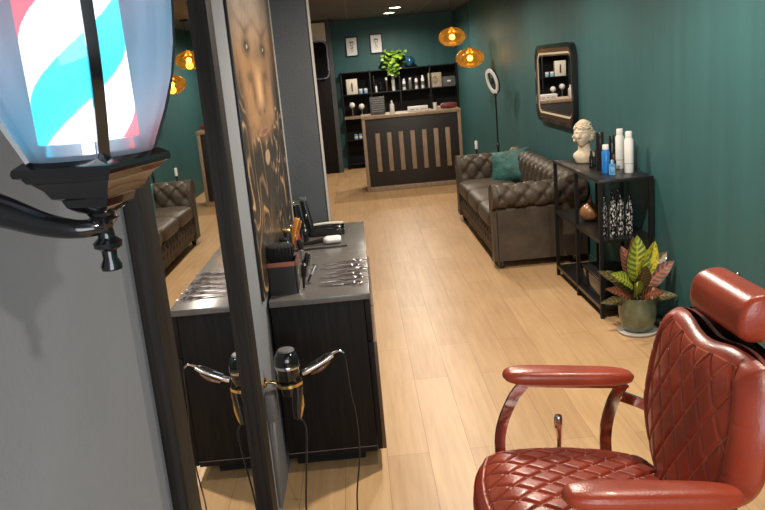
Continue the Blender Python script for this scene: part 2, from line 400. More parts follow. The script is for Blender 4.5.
# short partition at the far left with a dark door and lit cream panel above it
struct('wall_partition', MB().span((-1.6, 13.72, 0), (-0.30, 14.3, CEIL)).span((-0.375, 13.68, 0), (-0.30, 13.72, CEIL)), 'pillar')
d = MB().span((-1.05, 13.66, 0.005), (-0.385, 13.70, 2.22), 0.004).build('door_1', 'black_wood'); prop(d, kind='structure')
MB().tube([(-1.0, 13.655, 1.02), (-1.0, 13.61, 1.02), (-0.9, 13.61, 1.02)], 0.008).build('door_handle', 'chrome', d)
struct('trim_3', MB().span((-1.05, 13.67, 2.25), (-0.385, 13.71, 2.56), 0.004), 'cream')

# ------------------------------------------------------------------ barber pole wall lantern
def lantern():
    cx, cy = -0.270, 0.80
    t = thing('barber_pole_lamp', 'lit barber pole wall lantern with red, white and blue stripes in a black frame', 'lamp', (cx, cy, 1.683))
    rz = math.radians(-62)
    # square base tray and concave funnel below it
    def sq(prof):
        b = MB(); vs = []; fs = []
        n = 16
        for r, z, rd in prof:
            for k in range(4):
                for i in range(n // 4):
                    a0 = rz + k * PI / 2; a1 = a0 + PI / 2; tt = i / (n // 4)
                    p = Vector((math.cos(a0), math.sin(a0))) * (1 - tt) + Vector((math.cos(a1), math.sin(a1))) * tt
                    q = p.normalized() * 0.78
                    p = p * (1 - rd) + q * rd
                    vs.append((p.x * r, p.y * r, z))
        for j in range(len(prof) - 1):
            for i in range(n):
                k = (i + 1) % n; fs.append((j * n + i, j * n + k, (j + 1) * n + k, (j + 1) * n + i))
        fs.append(tuple(range(n))[::-1]); fs.append(tuple((len(prof) - 1) * n + i for i in range(n)))
        return b.add(vs, fs)
    sq([(0.070, -0.010, 0), (0.0775, -0.008, 0), (0.079, -0.004, 0), (0.0775, 0, 0), (0.072, 0.003, 0), (0.066, 0.006, 0), (0.0, 0.006, 0)]).build('base_tray', 'black_gloss', t, angle=25)
    sq([(0.070, -0.010, 0), (0.066, -0.015, 0), (0.062, -0.016, 0), (0.052, -0.024, 0), (0.046, -0.033, 0), (0.038, -0.036, .1), (0.034, -0.044, .1), (0.024, -0.051, .3), (0.018, -0.053, .5), (0.016, -0.058, 1), (0.0, -0.058, 1)]).build('funnel', 'black_gloss', t, angle=25)
    MB().lathe([(0.012, -0.055), (0.016, -0.060), (0.012, -0.064), (0.008, -0.070), (0.009, -0.080), (0.015, -0.085), (0.0145, -0.090), (0.008, -0.094), (0.0075, -0.102), (0.011, -0.110), (0.0105, -0.1145), (0.001, -0.117)], n=24).build('finial', 'black_gloss', t)
    prof = [(0.060, 0.006), (0.066, 0.020), (0.077, 0.045), (0.088, 0.077), (0.095, 0.110), (0.099, 0.150), (0.1, 0.19), (0.097, 0.24), (0.089, 0.29)]
    MB().lathe(prof, n=48, caps=False).build('glass_globe', 'clear', t, angle=80)
    for k in range(4):
        a = rz + k * PI / 2
        MB().tube([((r + 0.001) * math.cos(a), (r + 0.001) * math.sin(a), z) for r, z in prof], 1.0, n=4, sub=4, flat=(0.0032, 0.0052, (math.cos(a), math.sin(a), 0.001))).build('rib', 'black_gloss', t)
    # lit cylinder
    P = 0.235
    def cf(u, v):
        z = 0.022 + v * 0.25
        a = u * 2 * PI
        # phase falls with height, one turn per pitch
        ph = ((z - PH0) / P + -(a - AZ) / (2 * PI)) % 1.0
        k = int(ph * 4) % 4
        return ((0.95, 0.03, 0.03), (1.15, 1.15, 1.2), (0.0, 0.62, 0.88), (1.15, 1.15, 1.2))[k]
    AZ = math.atan2(-0.80, 0.296); PH0 = PHASE
    b = MB().grid(144, 220, lambda u, v: (0.0485 * math.cos(u * 2 * PI), 0.0485 * math.sin(u * 2 * PI), 0.022 + v * 0.25), colf=cf, wrapu=True)
    b.build('striped_cylinder', 'stripes', t)
    MB().lathe([(0.040, 0.006), (0.05, 0.010), (0.05, 0.0215), (0.0, 0.0215)]).build('cylinder_socket', 'chrome', t)
    sq([(0.085, 0.285, .3), (0.105, 0.289, .2), (0.105, 0.296, .2), (0.095, 0.30, .2), (0.07, 0.33, .2), (0.03, 0.355, .4), (0.012, 0.37, 1), (0.015, 0.39, 1), (0.0, 0.40, 1)]).build('roof_cap', 'black_gloss', t, angle=25)
    arm = MB().tube([(0, 0, -0.068), (-0.025, -0.01, -0.067), (-0.06, -0.004, -0.060), (-0.10, 0.004, -0.045), (-0.14, 0.005, -0.030), (-0.174, 0.0, -0.025)], [0.0085, 0.010, 0.013, 0.017, 0.021, 0.025], n=12, sub=5)
    arm.build('arm', 'black_gloss', t)
    MB().prism([(p[0], p[1]) for p in rrect(0.10, 0.22, 0.03, 8, 0.0, -0.02)], -0.1845, -0.172, 'x').build('wall_plate', 'black_gloss', t)
    l = bpy.data.lights.new('lantern_glow', 'POINT'); l.energy = 1.2; l.color = (0.70, 0.83, 1.0); l.shadow_soft_size = 0.05
    o = bpy.data.objects.new('lantern_glow', l); COL.objects.link(o); o.parent = t; o.location = (0.0, 0.0, 0.315 - 0.03)
    return t
PHASE = 0.02 + 0.235 * 0.5 + 0.037
lantern()

# ------------------------------------------------------------------ tall wall mirror, left
t = thing('wall_mirror', 'tall floor-length mirror in a charcoal wood frame on the grey left wall', 'mirror', (WX + 0.004, 2.04, 0.08), -0.006)
def mir(a, b_, z0, z1, w, th):
    m = MB().span((0, a - w, z0), (th, a, z1), 0.002).span((0, b_, z0), (th, b_ + w, z1), 0.002)
    m.span((0, a, z0), (th, b_, z0 + w), 0.002).span((0, a, z1 - w), (th, b_, z1), 0.002)
    return m
mir(1.56 - 2.04, 2.45 - 2.04, 0, 2.42, 0.10, 0.032).build('frame', 'frame_wood', t)
MB().span((0.0005, 1.56 - 2.04, 0.09), (0.004, 2.46 - 2.04, 2.33)).build('mirror_glass', 'mirror', t, smooth=False)

# ------------------------------------------------------------------ art panel
def art():
    y0, y1, z0, z1 = 3.06, 4.70, 0.86, 2.52
    t = thing('wall_picture', 'large copper-toned portrait print of a bearded face on the grey wall', 'picture', (WX, 3.88, 1.69))
    MB().span((0.001, y0 - 3.88, z0 - 1.69), (0.012, y1 - 3.88, z1 - 1.69), 0.001).build('backing_panel', 'black_plastic', t)
    def sm(x): x = max(0, min(1, x)); return x * x * (3 - 2 * x)
    def colf(u, v):
        # u 0..1 along the wall (near to far), v 0..1 upward
        n1 = noise.noise(Vector((u * 6, v * 5, 0.3))); n2 = noise.noise(Vector((u * 22, v * 9, 2))); n3 = noise.noise(Vector((u * 60, v * 45, 5)))
        U = 0.44; du = u - U
        pale = Vector((0.46, 0.38, 0.31)); cop = Vector((0.42, 0.235, 0.115)); hi = Vector((0.66, 0.42, 0.22)); dark = Vector((0.035, 0.028, 0.022))
        c = cop.lerp(pale, sm((v - 0.56 - 0.10 * (u - .3)) / 0.20))
        c = c * (0.72 + 0.30 * n1 + 0.24 * n3)
        # shadowed outer sides of the face
        face = sm((0.40 - abs(du) - 0.18 * max(0, 0.45 - v)) / 0.14)
        c = dark.lerp(c, 1 - sm((.66 - v) * 6) * (1 - face) * .75) * (1 - .5 * sm((u - .74) / .22))
        # temple and cheek hollows
        for ex, w_ in ((0.25, .09), (0.63, .09)):
            for ez, k_, h_ in ((0.618, .80, .030), (0.540, .38, .022)):
                e = math.exp(-((u - ex) / w_) ** 2 - ((v - ez) / h_) ** 2); c = c * (1 - k_ * e)
                g_ = ((u - ex - .01) / .030) ** 2 + ((v - ez) / .0085) ** 2
                c = c.lerp(dark, (.8 if ez > .6 else .35) * math.exp(-(max(0, g_ - .6) / 2.2) ** 2))
                if g_ < .3 and ez > .6: c = Vector((.50, .46, .38))
            bl = ((u - ex) / .15) ** 2 + ((v - .655 - .2 * abs(u - ex)) / .008) ** 2
            c = c * (1 - .45 * math.exp(-bl * .5))
        c = c.lerp(Vector((.07, .075, .065)), .55 * math.exp(-((u - .46) / .13) ** 2 - ((v - .60) / .035) ** 2))
        # nose ridge with dark flanks
        rg = sm((.60 - v) * 9) * sm((v - .43) * 16)
        c = c.lerp(hi, .75 * rg * math.exp(-(du / .055) ** 2)); c = c * (1 - .55 * rg * (math.exp(-((abs(du) - .13) / .04) ** 2)))
        for s_ in (-1, 1):
            c = c.lerp(dark, .7 * math.exp(-((du - s_ * .06) / .03) ** 2 - ((v - .440) / .008) ** 2))
        # moustache, mouth, beard, long twisted locks of hair
        low = sm((.415 + .03 * n1 - v) * 14)
        side = sm((abs(du) - .30 + .05 * n2) * 9) * sm((.60 - v) * 6)
        k = max(low, .85 * side)
        ph = u * 46 + 7 * math.sin(v * 13 + 3 * n1) + 3 * n2
        st = max(0, math.sin(ph)) ** 6 * (.55 + .6 * n1 + .3 * math.sin(v * 31 + u * 9))
        cen = math.exp(-(du / .16) ** 2)
        lock = dark.lerp(Vector((.60, .38, .21)), max(0, min(1, st * (1.25 - 1.05 * cen * sm((.36 - v) * 20)))))
        c = c.lerp(lock, k)
        mo = ((du) / .15) ** 2 + ((v - .385) / .011) ** 2
        if mo < 1: c = Vector((.34, .16, .10)) * (.5 + .7 * mo)
        dr = (du / .06) ** 2 + ((v - .31) / .022) ** 2
        if dr < 1: c = Vector((.40, .27, .17))
        return (max(0, c.x), max(0, c.y), max(0, c.z))
    MB().grid(150, 260, lambda u, v: (0.0125, y0 + 0.004 - 3.88 + u * (y1 - y0 - 0.008), z0 + 0.004 - 1.69 + v * (z1 - z0 - 0.008)), colf=colf).build('printed_face', 'art', t)
art()

# ------------------------------------------------------------------ workstation cabinet
CZ = 0.825
t = thing('workstation_cabinet', 'black-brown wooden workstation cabinet with a grey top below the portrait', 'cabinet', (-0.235, 3.97, 0))
o = (-0.235, 3.97, 0)
def L(o, a): return tuple(a[i] - o[i] for i in range(3))
def cb(a, b_, bev=0.002): return MB().span(L(o, a), L(o, b_), bev)
cb((WX + 0.016, 3.175, 0.085), (-0.040, 4.76, 0.797)).build('body', 'black_wood', t)
cb((WX + 0.014, 3.165, 0.798), (-0.012, 4.765, CZ), 0.0015).build('worktop', 'worktop', t)
cb((WX + 0.017, 3.1735, 0.109), (-0.040, 3.1752, 0.112), 0).build('bottom_strip', 'socket', t, label='thin pale strip')
cb((WX + 0.04, 3.28, 0.001), (-0.10, 4.72, 0.084)).build('plinth', 'black_matte', t)
for k in range(3):
    y0 = 3.178 + k * 0.528
    d = cb((-0.038, y0, 0.09), (-0.016, y0 + 0.522, 0.60)).build('door', 'black_wood', t)
    MB().span(L(o, (-0.0155, y0 + 0.001, 0.09)), L(o, (0.0, y0 + 0.518, 0.60)), 0.002).build('edge_band', 'door_brown', d, label='brown strip on the door front')  # slim brown slab along each door front
    d = cb((-0.038, y0, 0.606), (-0.016, y0 + 0.522, 0.793)).build('drawer', 'black_wood', t)

# ------------------------------------------------------------------ scissors on the cabinet
def scissors(flip=1, open_=6):
    t = thing('scissors', 'x', 'scissors', group='scissors laid out on the cabinet top')
    for s_ in (1, -1):
        b = MB(); a = math.radians(open_ / 2) * s_
        R = Matrix.Rotation(a, 4, 'Z') @ Matrix.Translation((0, 0, 0.003 + 0.0025 * (s_ > 0)))
        out = [(0.005, -0.004), (-0.02, -0.006), (-0.092, -0.0008), (-0.094, 0.0006), (-0.03, 0.003), (0.0, 0.005)]
        q = MB().prism([(x, y * s_) for x, y in out], 0, 0.0022, 'z'); b.add(q.v, q.f, R)
        q = MB().tube([(0.0, 0.0, 0.001), (0.025, -0.006 * s_, 0.001), (0.042, -0.009 * s_, 0.002)], [0.0042, 0.003, 0.003], n=8, sub=4); b.add(q.v, q.f, R)
        ring = [(0.056 + 0.0155 * math.cos(k * PI / 8), (-0.0135 * s_) + 0.0125 * math.sin(k * PI / 8), 0.002) for k in range(16)]
        q = MB().tube(ring, 0.0028, n=8, closed=True); b.add(q.v, q.f, R)
        if s_ > 0:
            q = MB().tube([(0.071, -0.02, 0.002), (0.083, -0.026, 0.002), (0.094, -0.023, 0.003)], [0.0025, 0.002, 0.0015], n=6, sub=3); b.add(q.v, q.f, R)
        b.build('blade', 'rose_steel', t)
    MB().lathe([(0.0045, 0.002), (0.0045, 0.0085), (0.003, 0.0095), (0, 0.0095)], n=12).build('pivot_screw', 'chrome', t)
    return t
sc0 = scissors()
rows = [(-0.125, 3.725, 10, 'slim scissors farthest back in the row of scissors on the cabinet top'),
        (-0.135, 3.635, 4, 'scissors second from the back in the row of scissors on the cabinet top'),
        (-0.110, 3.555, 14, 'scissors in the middle of the row on the cabinet top, tilted away'),
        (-0.130, 3.475, 5, 'dark-handled scissors fourth from the back of the row on the cabinet top'),
        (-0.120, 3.400, 12, 'scissors second nearest the front edge of the cabinet top'),
        (-0.125, 3.325, -4, 'scissors nearest the front edge of the cabinet top')]
for i, (x, y, a, lb) in enumerate(rows):
    if i == 0: sc0.location = (x, y, CZ); sc0.rotation_euler = (0, 0, math.radians(a)); sc0['label'] = lb; sc = sc0; sc0.scale = (1.15, 1.15, 1.15)
    else: again(sc0, (x, y, CZ), math.radians(a), lb, (1.15, 1.15, 1.15))

# ------------------------------------------------------------------ tool organiser and tools on the cabinet
t = thing('tool_holder', 'black barber tool holder box with a copper band at the front corner of the cabinet', 'tool holder', (-0.383, 3.31, CZ))
b = MB()
b.ring(rrect(0.130, 0.115, 0.012), rrect(0.120, 0.105, 0.008), 0.002, 0.145, 'z'); b.prism(rrect(0.126, 0.111, 0.01), 0.0, 0.006, 'z')
b.build('box', 'black_plastic', t)
MB().ring(rrect(0.134, 0.119, 0.013), rrect(0.1305, 0.1155, 0.012), 0.127, 0.147, 'z').build('copper_band', 'copper', t, label='copper coloured band')
t = thing('neck_brush', 'black neck duster brush with thick bristles standing in the tool holder box', 'brush', (-0.385, 3.31, CZ + 0.055)); t.scale = (1.15, 1.0, 1.1)
MB().lathe([(0.012, -0.025), (0.014, 0.01), (0.018, 0.05), (0.022, 0.055)], n=16).build('handle', 'black_gloss', t)
b = MB(); 
def bris(u, v):
    a = u * 2 * PI; r = (0.022 + 0.033 * math.sin(min(1, v * 1.3) * PI / 2)) * (1 if v < 0.85 else math.sqrt(max(0, 1 - ((v - 0.85) / 0.15) ** 2)) * 0.9 + 0.1) * (1 + 0.05 * math.sin(a * 23))
    return (r * math.cos(a), r * math.sin(a) * 0.9, 0.055 + 0.095 * v)
b.grid(64, 20, bris, wrapu=True).build('bristles', 'bristle', t)

def clipper(name, label, loc, rz, tilt, h=0.17, m='black_gloss', head='chrome'):
    t = thing(name, label, 'hair clipper', loc, rz)
    def body(u, v):
        a = u * 2 * PI; w = 0.022 + 0.004 * math.sin(v * PI * 1.2) - 0.002 * v
        return (w * sp(math.cos(a), .8) + tilt * v * h, 0.7 * w * sp(math.sin(a), .8), v * h)
    b = MB().grid(24, 14, body, wrapu=True); n = len(b.v); b.f.append(tuple(range(24))[::-1]); b.f.append(tuple(n - 24 + i for i in range(24)))
    b.build('body', m, t)
    b = MB().box((tilt * h, 0, h + 0.010), (0.040, 0.018, 0.020), 0.002)
    for k in range(9): b.box((tilt * h - 0.0176 + k * 0.0044, 0.004, h + 0.023), (0.0018, 0.004, 0.008))
    b.build('cutting_head', head, t)
    MB().box((tilt * h * 0.6, -0.0165, h * 0.55), (0.010, 0.004, 0.03), 0.002).build('switch', 'chrome', t)
    return t
clipper('hair_clipper', 'black hair clipper with a silver head upright beside the pillar, left one of two', (-0.375, 4.42, CZ), 0.5, -0.10, 0.20)
clipper('hair_clipper', 'black hair clipper with a grey head upright beside the pillar, right one of two', (-0.325, 4.52, CZ), -0.2, -0.16, 0.20, 'black_plastic', 'greyp')
clipper('hair_trimmer', 'small dark red hair trimmer leaning between the yellow comb and the black clippers', (-0.385, 4.20, CZ), 0.3, -0.12, 0.11, 'redp')
clipper('hair_trimmer', 'ribbed grey hair trimmer standing behind the neck brush', (-0.410, 3.78, CZ), 0.0, -0.05, 0.125, 'greyp', 'black_plastic')
clipper('hair_trimmer', 'stubby black hair trimmer between the grey trimmer and the yellow comb', (-0.415, 3.98, CZ), 0.0, 0.0, 0.13, 'black_plastic', 'brass')
# yellow comb
t = thing('comb', 'orange-yellow wide comb standing among the clippers', 'comb', (-0.385, 4.08, CZ))
b = MB(); R = Matrix.Translation((0, 0, 0.10)) @ Matrix.Rotation(0.35, 4, 'Y') @ Matrix.Rotation(-0.5, 4, 'Z')
q = MB().box((-0.008, 0, 0), (0.030, 0.012, 0.17), 0.006, 3)
for k in range(18): q.box((0.014, 0, -0.074 + k * 0.0088), (0.020, 0.004, 0.0045), 0.001, 1)
b.add(q.v, q.f, R); b.build('comb_body', 'orange', t)
t = thing('card_box', 'small cream card box leaning behind the black neck brush', 'box', (-0.425, 3.48, CZ))
MB().box((0, 0, 0.082), (0.036, 0.022, 0.155), 0.002, 2, (0, -0.12, 0)).build('carton', 'cardw', t)
MB().box((-0.008, -0.0125, 0.09), (0.026, 0.002, 0.05), 0.0005, 1, (0, -0.12, 0)).build('printed_panel', 'kraft', t)
# round brushes with spikes standing to the right of the holder
def roundbrush(loc, lean, label, m='black_plastic', s=1.0):
    t = thing('round_brush', label, 'brush', loc, 0, 'round brushes beside the tool holder')
    Rm = Euler((lean[0], lean[1], 0)).to_matrix().to_4x4()
    b = MB(); q = MB().lathe([(0.001, 0.004), (0.006 * s, 0.006), (0.007 * s, 0.05 * s), (0.005 * s, 0.06 * s)], n=10); b.add(q.v, q.f, Rm); b.build('handle', m, t)
    b = MB(); q = MB().lathe([(0.010 * s, 0.058 * s), (0.011 * s, 0.115 * s), (0.004, 0.12 * s)], n=12)
    for z in range(10):
        for k in range(10):
            a = k * PI / 5 + z * 0.3; d = Vector((math.cos(a), math.sin(a), 0))
            p0 = d * 0.009 * s + Vector((0, 0, (0.062 + z * 0.0055) * s)); p1 = d * 0.021 * s + Vector((0, 0, (0.062 + z * 0.0055) * s))
            q.tube([p0, p1], [0.0011, 0.0006], n=4)
    b.add(q.v, q.f, Rm); b.build('barrel', 'chrome' if s < 0.9 else m, t)
roundbrush((-0.300, 3.32, CZ), (0.1, 0.10), 'black round brush standing against the right side of the tool holder')
roundbrush((-0.290, 3.42, CZ), (0.0, 0.50), 'slim metal round brush tilted to the right of the tool holder', s=0.8)
roundbrush((-0.315, 3.52, CZ), (-0.1, 0.28), 'black round brush behind the slim tilted one', s=1.0)
roundbrush((-0.325, 3.68, CZ), (0.1, 0.05), 'metal round brush standing upright third behind the tool holder', s=0.85)
roundbrush((-0.330, 3.84, CZ), (0.0, -0.15), 'black round brush farthest from the tool holder', s=1.0)
# tray with clippers, comb, white brush
t = thing('tool_tray', 'black tray with a cream rim holding clippers at the far end of the cabinet', 'tray', (-0.235, 4.52, CZ))
b = MB().prism(rrect(0.215, 0.20, 0.02), 0.001, 0.005, 'z').ring(rrect(0.215, 0.20, 0.02), rrect(0.205, 0.19, 0.016), 0.001, 0.030, 'z'); b.build('tray', 'black_plastic', t)
MB().tube([(-0.095, 0.105, 0.032), (0.0, 0.112, 0.036), (0.098, 0.105, 0.032)], 1.0, n=4, sub=4, flat=(0.004, 0.012, (0, 0, 1))).build('cream_rim', 'cardw', t, label='cream strip along the back rim')
def lying(name, label, cat, loc, rz, m, ln=0.15, w=0.02, tip='chrome'):
    t = thing(name, label, cat, loc, rz)
    b = MB()
    def body(u, v):
        a = u * 2 * PI; r = w * (0.75 + 0.35 * math.sin(v * PI)) 
        return ((v - 0.5) * ln, r * math.cos(a), w * 0.75 * math.sin(a) + w * 0.76)
    b.grid(20, 12, body, wrapu=True); n = len(b.v); b.f.append(tuple(range(20))[::-1]); b.f.append(tuple(n - 20 + i for i in range(20)))
    b.build('body', m, t); MB().box((ln / 2 + 0.012, 0, w * 0.8), (0.026, w * 1.5, 0.012), 0.003).build('blade_head', tip, t)
    return t
lying('hair_clipper', 'black hair clipper lying in the tray, rear of the two', 'hair clipper', (-0.235, 4.555, CZ + 0.0055), 0.08, 'black_gloss', 0.13, 0.02)
lying('hair_clipper', 'black hair clipper lying in the tray, front of the two', 'hair clipper', (-0.24, 4.475, CZ + 0.0055), -0.06, 'black_gloss', 0.13, 0.018)
lying('nail_trimmer', 'small dark red trimmer lying left of the tray', 'trimmer', (-0.345, 4.64, CZ), 1.3, 'redp', 0.06, 0.016)
t = thing('straight_comb', 'long flat black comb lying in front of the white brush', 'comb', (-0.255, 4.10, CZ), 0.04)
b = MB().box((0, 0.008, 0.003), (0.29, 0.010, 0.005), 0.002)
for k in range(56): b.box((-0.14 + k * 0.0051, -0.006, 0.003), (0.0022, 0.022, 0.003))
b.build('comb_body', 'black_plastic', t)
t = thing('fade_brush', 'brush with a thick white head and black handle lying on the cabinet top', 'brush', (-0.225, 4.20, CZ), 0.06)
def wb(u, v):
    a = u * 2 * PI; r = 0.028 * (math.sin(min(1, v * 3 + .35) * PI / 2)) * (1 if v < .9 else .8)
    return (-0.015 + v * 0.095, 1.25 * r * math.cos(a), 0.024 + 0.75 * r * math.sin(a))
b = MB().grid(24, 14, wb, wrapu=True); n = len(b.v); b.f.append(tuple(range(24))[::-1]); b.f.append(tuple(n - 24 + i for i in range(24))); b.build('brush_head', 'white_plastic', t, label='white bristle head')
MB().tube([(-0.15, 0, 0.014), (-0.09, 0, 0.016), (-0.02, 0, 0.023)], [0.009, 0.011, 0.014], n=12, sub=4).build('handle', 'black_gloss', t)
for k, (x, y, s_) in enumerate(((-0.345, 4.30, 1.0), (-0.355, 4.42, 0.8))):
    t = thing('spray_bottle' if k else 'oil_bottle', ('small black bottle with silver cap between the clippers and the tray', 'small black squat bottle with silver cap left of the white brush')[k == 0], 'bottle', (x, y, CZ))
    MB().lathe([(0.015 * s_, 0.0), (0.016 * s_, 0.004), (0.016 * s_, 0.05), (0.007, 0.06), (0.007, 0.066)], n=16).build('bottle', 'black_gloss', t)
    MB().lathe([(0.009, 0.064), (0.009, 0.078), (0.0, 0.08)], n=14).build('cap', 'chrome', t)

# ------------------------------------------------------------------ dryer holder, dryer, curling iron, socket
t = thing('dryer_holder', 'brass ring hair dryer holder fixed to the grey wall beside the mirror', 'holder', (WX, 2.83, 0.60))
MB().lathe([(0.022, 0.0), (0.022, 0.006), (0.016, 0.012), (0.0, 0.013)], n=20, rot=(0, PI / 2, 0)).build('wall_rose', 'brass', t)
MB().tube([(0.008, 0, 0.0), (0.03, -0.0, 0.0), (0.052, 0.0, -0.008)], 0.006, n=10, sub=4).build('bracket_arm', 'brass', t)
MB().tube([(0.101 + 0.052 * math.cos(k * PI / 10), 0.052 * math.sin(k * PI / 10), -0.008 + 0.002 * math.cos(k * PI / 10)) for k in range(20)], 1.0, n=4, closed=True, flat=(0.006, 0.0025, (0, 0, 1))).build('ring', 'brass', t)
t = thing('hair_dryer', 'black hair dryer hanging nose down in the brass ring holder', 'hair dryer', (-0.354, 2.835, 0.60))
MB().lathe([(0.030, -0.060), (0.036, -0.03), (0.042, 0.0), (0.048, 0.04), (0.050, 0.08), (0.046, 0.10), (0.036, 0.120), (0.020, 0.128), (0.0, 0.128)], n=28).build('barrel', 'black_gloss', t)
MB().lathe([(0.0340, 0.1225), (0.030, 0.128), (0.018, 0.131), (0.0, 0.131)], n=28).build('intake_grille', 'greyp', t)
MB().lathe([(0.0495, 0.055), (0.0505, 0.058), (0.0505, 0.064), (0.0495, 0.067)], n=28, caps=False).build('chrome_band', 'chrome', t)
MB().tube([(0.020, -0.01, 0.03), (0.030, -0.015, -0.03), (0.022, -0.018, -0.10), (0.018, -0.020, -0.155)], [0.022, 0.023, 0.020, 0.014], n=14, sub=5).build('handle', 'black_gloss', t)
MB().tube([(0.045, -0.017, -0.035), (0.040, -0.022, -0.10), (0.030, -0.022, -0.15)], [0.004, 0.009, 0.005], n=8, sub=4).build('handle_inlay', 'brass', t)
MB().tube([(0.018, -0.02, -0.155), (0.035, -0.02, -0.165), (0.045, -0.02, -0.21), (0.032, -0.025, -0.34), (0.015, -0.03, -0.48), (0.01, -0.06, -0.575), (0.03, -0.14, -0.594), (0.02, -0.26, -0.595)], 0.0038, n=8, sub=6).build('power_cord', 'black_plastic', t)
t = thing('curling_iron', 'chrome curling iron with black cord sticking out beside the hair dryer', 'curling iron', (-0.30, 2.84, 0.622))
MB().tube([(0.0, 0, 0.0), (0.03, 0, 0.012), (0.07, 0, 0.03), (0.10, 0, 0.047), (0.125, 0, 0.064)], [0.012, 0.013, 0.011, 0.012, 0.009], n=14, sub=4).build('barrel', 'chrome', t)
MB().tube([(0.02, -0.004, 0.026), (0.06, -0.004, 0.045), (0.095, -0.003, 0.064), (0.12, 0, 0.074)], [0.004, 0.007, 0.006, 0.003], n=8, sub=4).build('clamp_lever', 'black_gloss', t)
MB().tube([(0.035, -0.008, -0.004), (0.075, -0.010, 0.012), (0.11, -0.006, 0.038)], [0.005, 0.008, 0.004], n=8, sub=4).build('grip', 'bronze', t)
MB().tube([(0.12, 0, 0.066), (0.150, 0, 0.077), (0.168, 0, 0.066)], [0.0055, 0.004, 0.0035], n=8, sub=4).build('cord_sleeve', 'chrome', t)
MB().tube([(0.168, 0, 0.066), (0.172, 0, 0.03), (0.178, 0.01, -0.10), (0.190, 0.02, -0.22), (0.188, 0.02, -0.38), (0.165, -0.01, -0.52), (0.15, -0.08, -0.612), (0.08, -0.18, -0.617)], 0.0032, n=8, sub=6).build('power_cord', 'black_plastic', t)
t = thing('wall_socket', 'grey socket box on the wall just below the brass holder', 'socket', (WX, 2.83, 0.505))
MB().box((0.022, 0, 0), (0.042, 0.085, 0.115), 0.008, 3).build('housing', 'socket', t)
MB().box((0.0435, 0, 0.0), (0.004, 0.06, 0.06), 0.002).build('socket_cover', 'greyp', t)
t = thing('cable_duct', 'narrow grey cable duct running down the wall below the socket box', 'cable duct', (WX, 2.83, 0.25))
MB().box((0.008, 0, 0), (0.014, 0.022, 0.38), 0.003).build('duct', 'socket', t)

# ------------------------------------------------------------------ dark mirror on the partition door area
t = thing('small_mirror', 'dark rounded mirror with a chrome rim hanging at the far left end', 'mirror', (-0.62, 13.60, 1.95))
MB().ring(rrect(0.50, 0.64, 0.10), rrect(0.45, 0.59, 0.08), 0.0, 0.035, 'y').build('rim', 'chrome', t)
MB().prism(rrect(0.46, 0.60, 0.085), 0.012, 0.03, 'y').build('mirror_glass', 'dark_mirror', t)
MB().span((-0.05, 0.035, -0.05), (0.05, 0.058, 0.05)).build('wall_bracket', 'black_metal', t)

# ------------------------------------------------------------------ reception desk
DX0, DX1, DY, DZ = 0.075, 1.49, 11.15, 1.085
t = thing('reception_desk', 'dark reception desk with oak edges and seven upright oak slats', 'desk', (0.78, DY, 0))
o = (0.78, DY, 0)
cb((DX0 + 0.046, DY + 0.012, 0.075), (DX1 - 0.046, DY + 0.04, DZ - 0.05), 0.001).build('front_panel', 'desk_panel', t)
cb((DX0, DY, 0.0), (DX0 + 0.045, DY + 0.6, DZ - 0.045)).build('side_panel', 'oak', t)
cb((DX1 - 0.045, DY, 0.0), (DX1, DY + 0.6, DZ - 0.045)).build('side_panel', 'oak', t)
cb((DX0 + 0.045, DY, 0.0), (DX1 - 0.045, DY + 0.05, 0.07)).build('bottom_rail', 'oak', t)
cb((DX0 - 0.004, DY - 0.004, DZ - 0.044), (DX1 + 0.004, DY + 0.62, DZ)).build('counter_top', 'oak', t)
for k in range(7):
    x = DX0 + 1.415 * (0.146 + k * 0.1185)
    cb((x - 0.031, DY - 0.003, 0.285), (x + 0.031, DY + 0.0119, 0.835), 0.001).build('slat', 'oak', t)
# things on the desk
t = thing('slate_sign', 'grey slate board with rows of chalk lettering at the left end of the desk', 'sign', (0.325, 11.42, DZ), 0)
MB().box((0, 0, 0.127), (0.215, 0.018, 0.252), 0.004, 2).build('board', 'slate', t)
for r_ in range(7):
    b = MB(); x = -0.095 + rnd.random() * 0.03
    while x < 0.09:
        w = 0.008 + rnd.random() * 0.03; w = min(w, 0.1 - x)
        b.box((x + w / 2, -0.0095, 0.232 - r_ * 0.031), (w, 0.002, 0.008)); x += w + 0.008
    b.build('text_line', 'chalk', t)
t = thing('lotion_bottle', 'white lotion bottle standing on the desk beside the slate sign', 'bottle', (0.535, 11.42, DZ))
MB().lathe([(0.030, 0), (0.033, 0.004), (0.033, 0.115), (0.024, 0.135), (0.012, 0.142), (0.012, 0.15)], n=20).build('bottle', 'white_plastic', t)
MB().lathe([(0.014, 0.148), (0.014, 0.172), (0.008, 0.18), (0, 0.18)], n=16).build('cap', 'white_plastic', t)
t = thing('card_reader_box', 'low white box with dark print lying in the middle of the desk', 'box', (0.90, 11.36, DZ), -0.02)
MB().box((0, 0, 0.037), (0.29, 0.11, 0.073), 0.006, 3).build('box', 'white_plastic', t)
b = MB()
for x, w in ((-0.08, 0.06), (-0.01, 0.03), (0.06, 0.05), (0.11, 0.025)): b.box((x, -0.0555, 0.030), (w, 0.002, 0.010))
b.build('print', 'ink', t)
t = thing('paper_cup', 'white cup on the desk just left of the maroon pouch', 'cup', (1.155, 11.38, DZ))
MB().lathe([(0.024, 0), (0.030, 0.10), (0.027, 0.10), (0.022, 0.005), (0.0, 0.005)], n=20).build('cup', 'white_plastic', t)
t = thing('toiletry_pouch', 'maroon leatherette pouch at the right end of the desk', 'pouch', (1.355, 11.38, DZ))
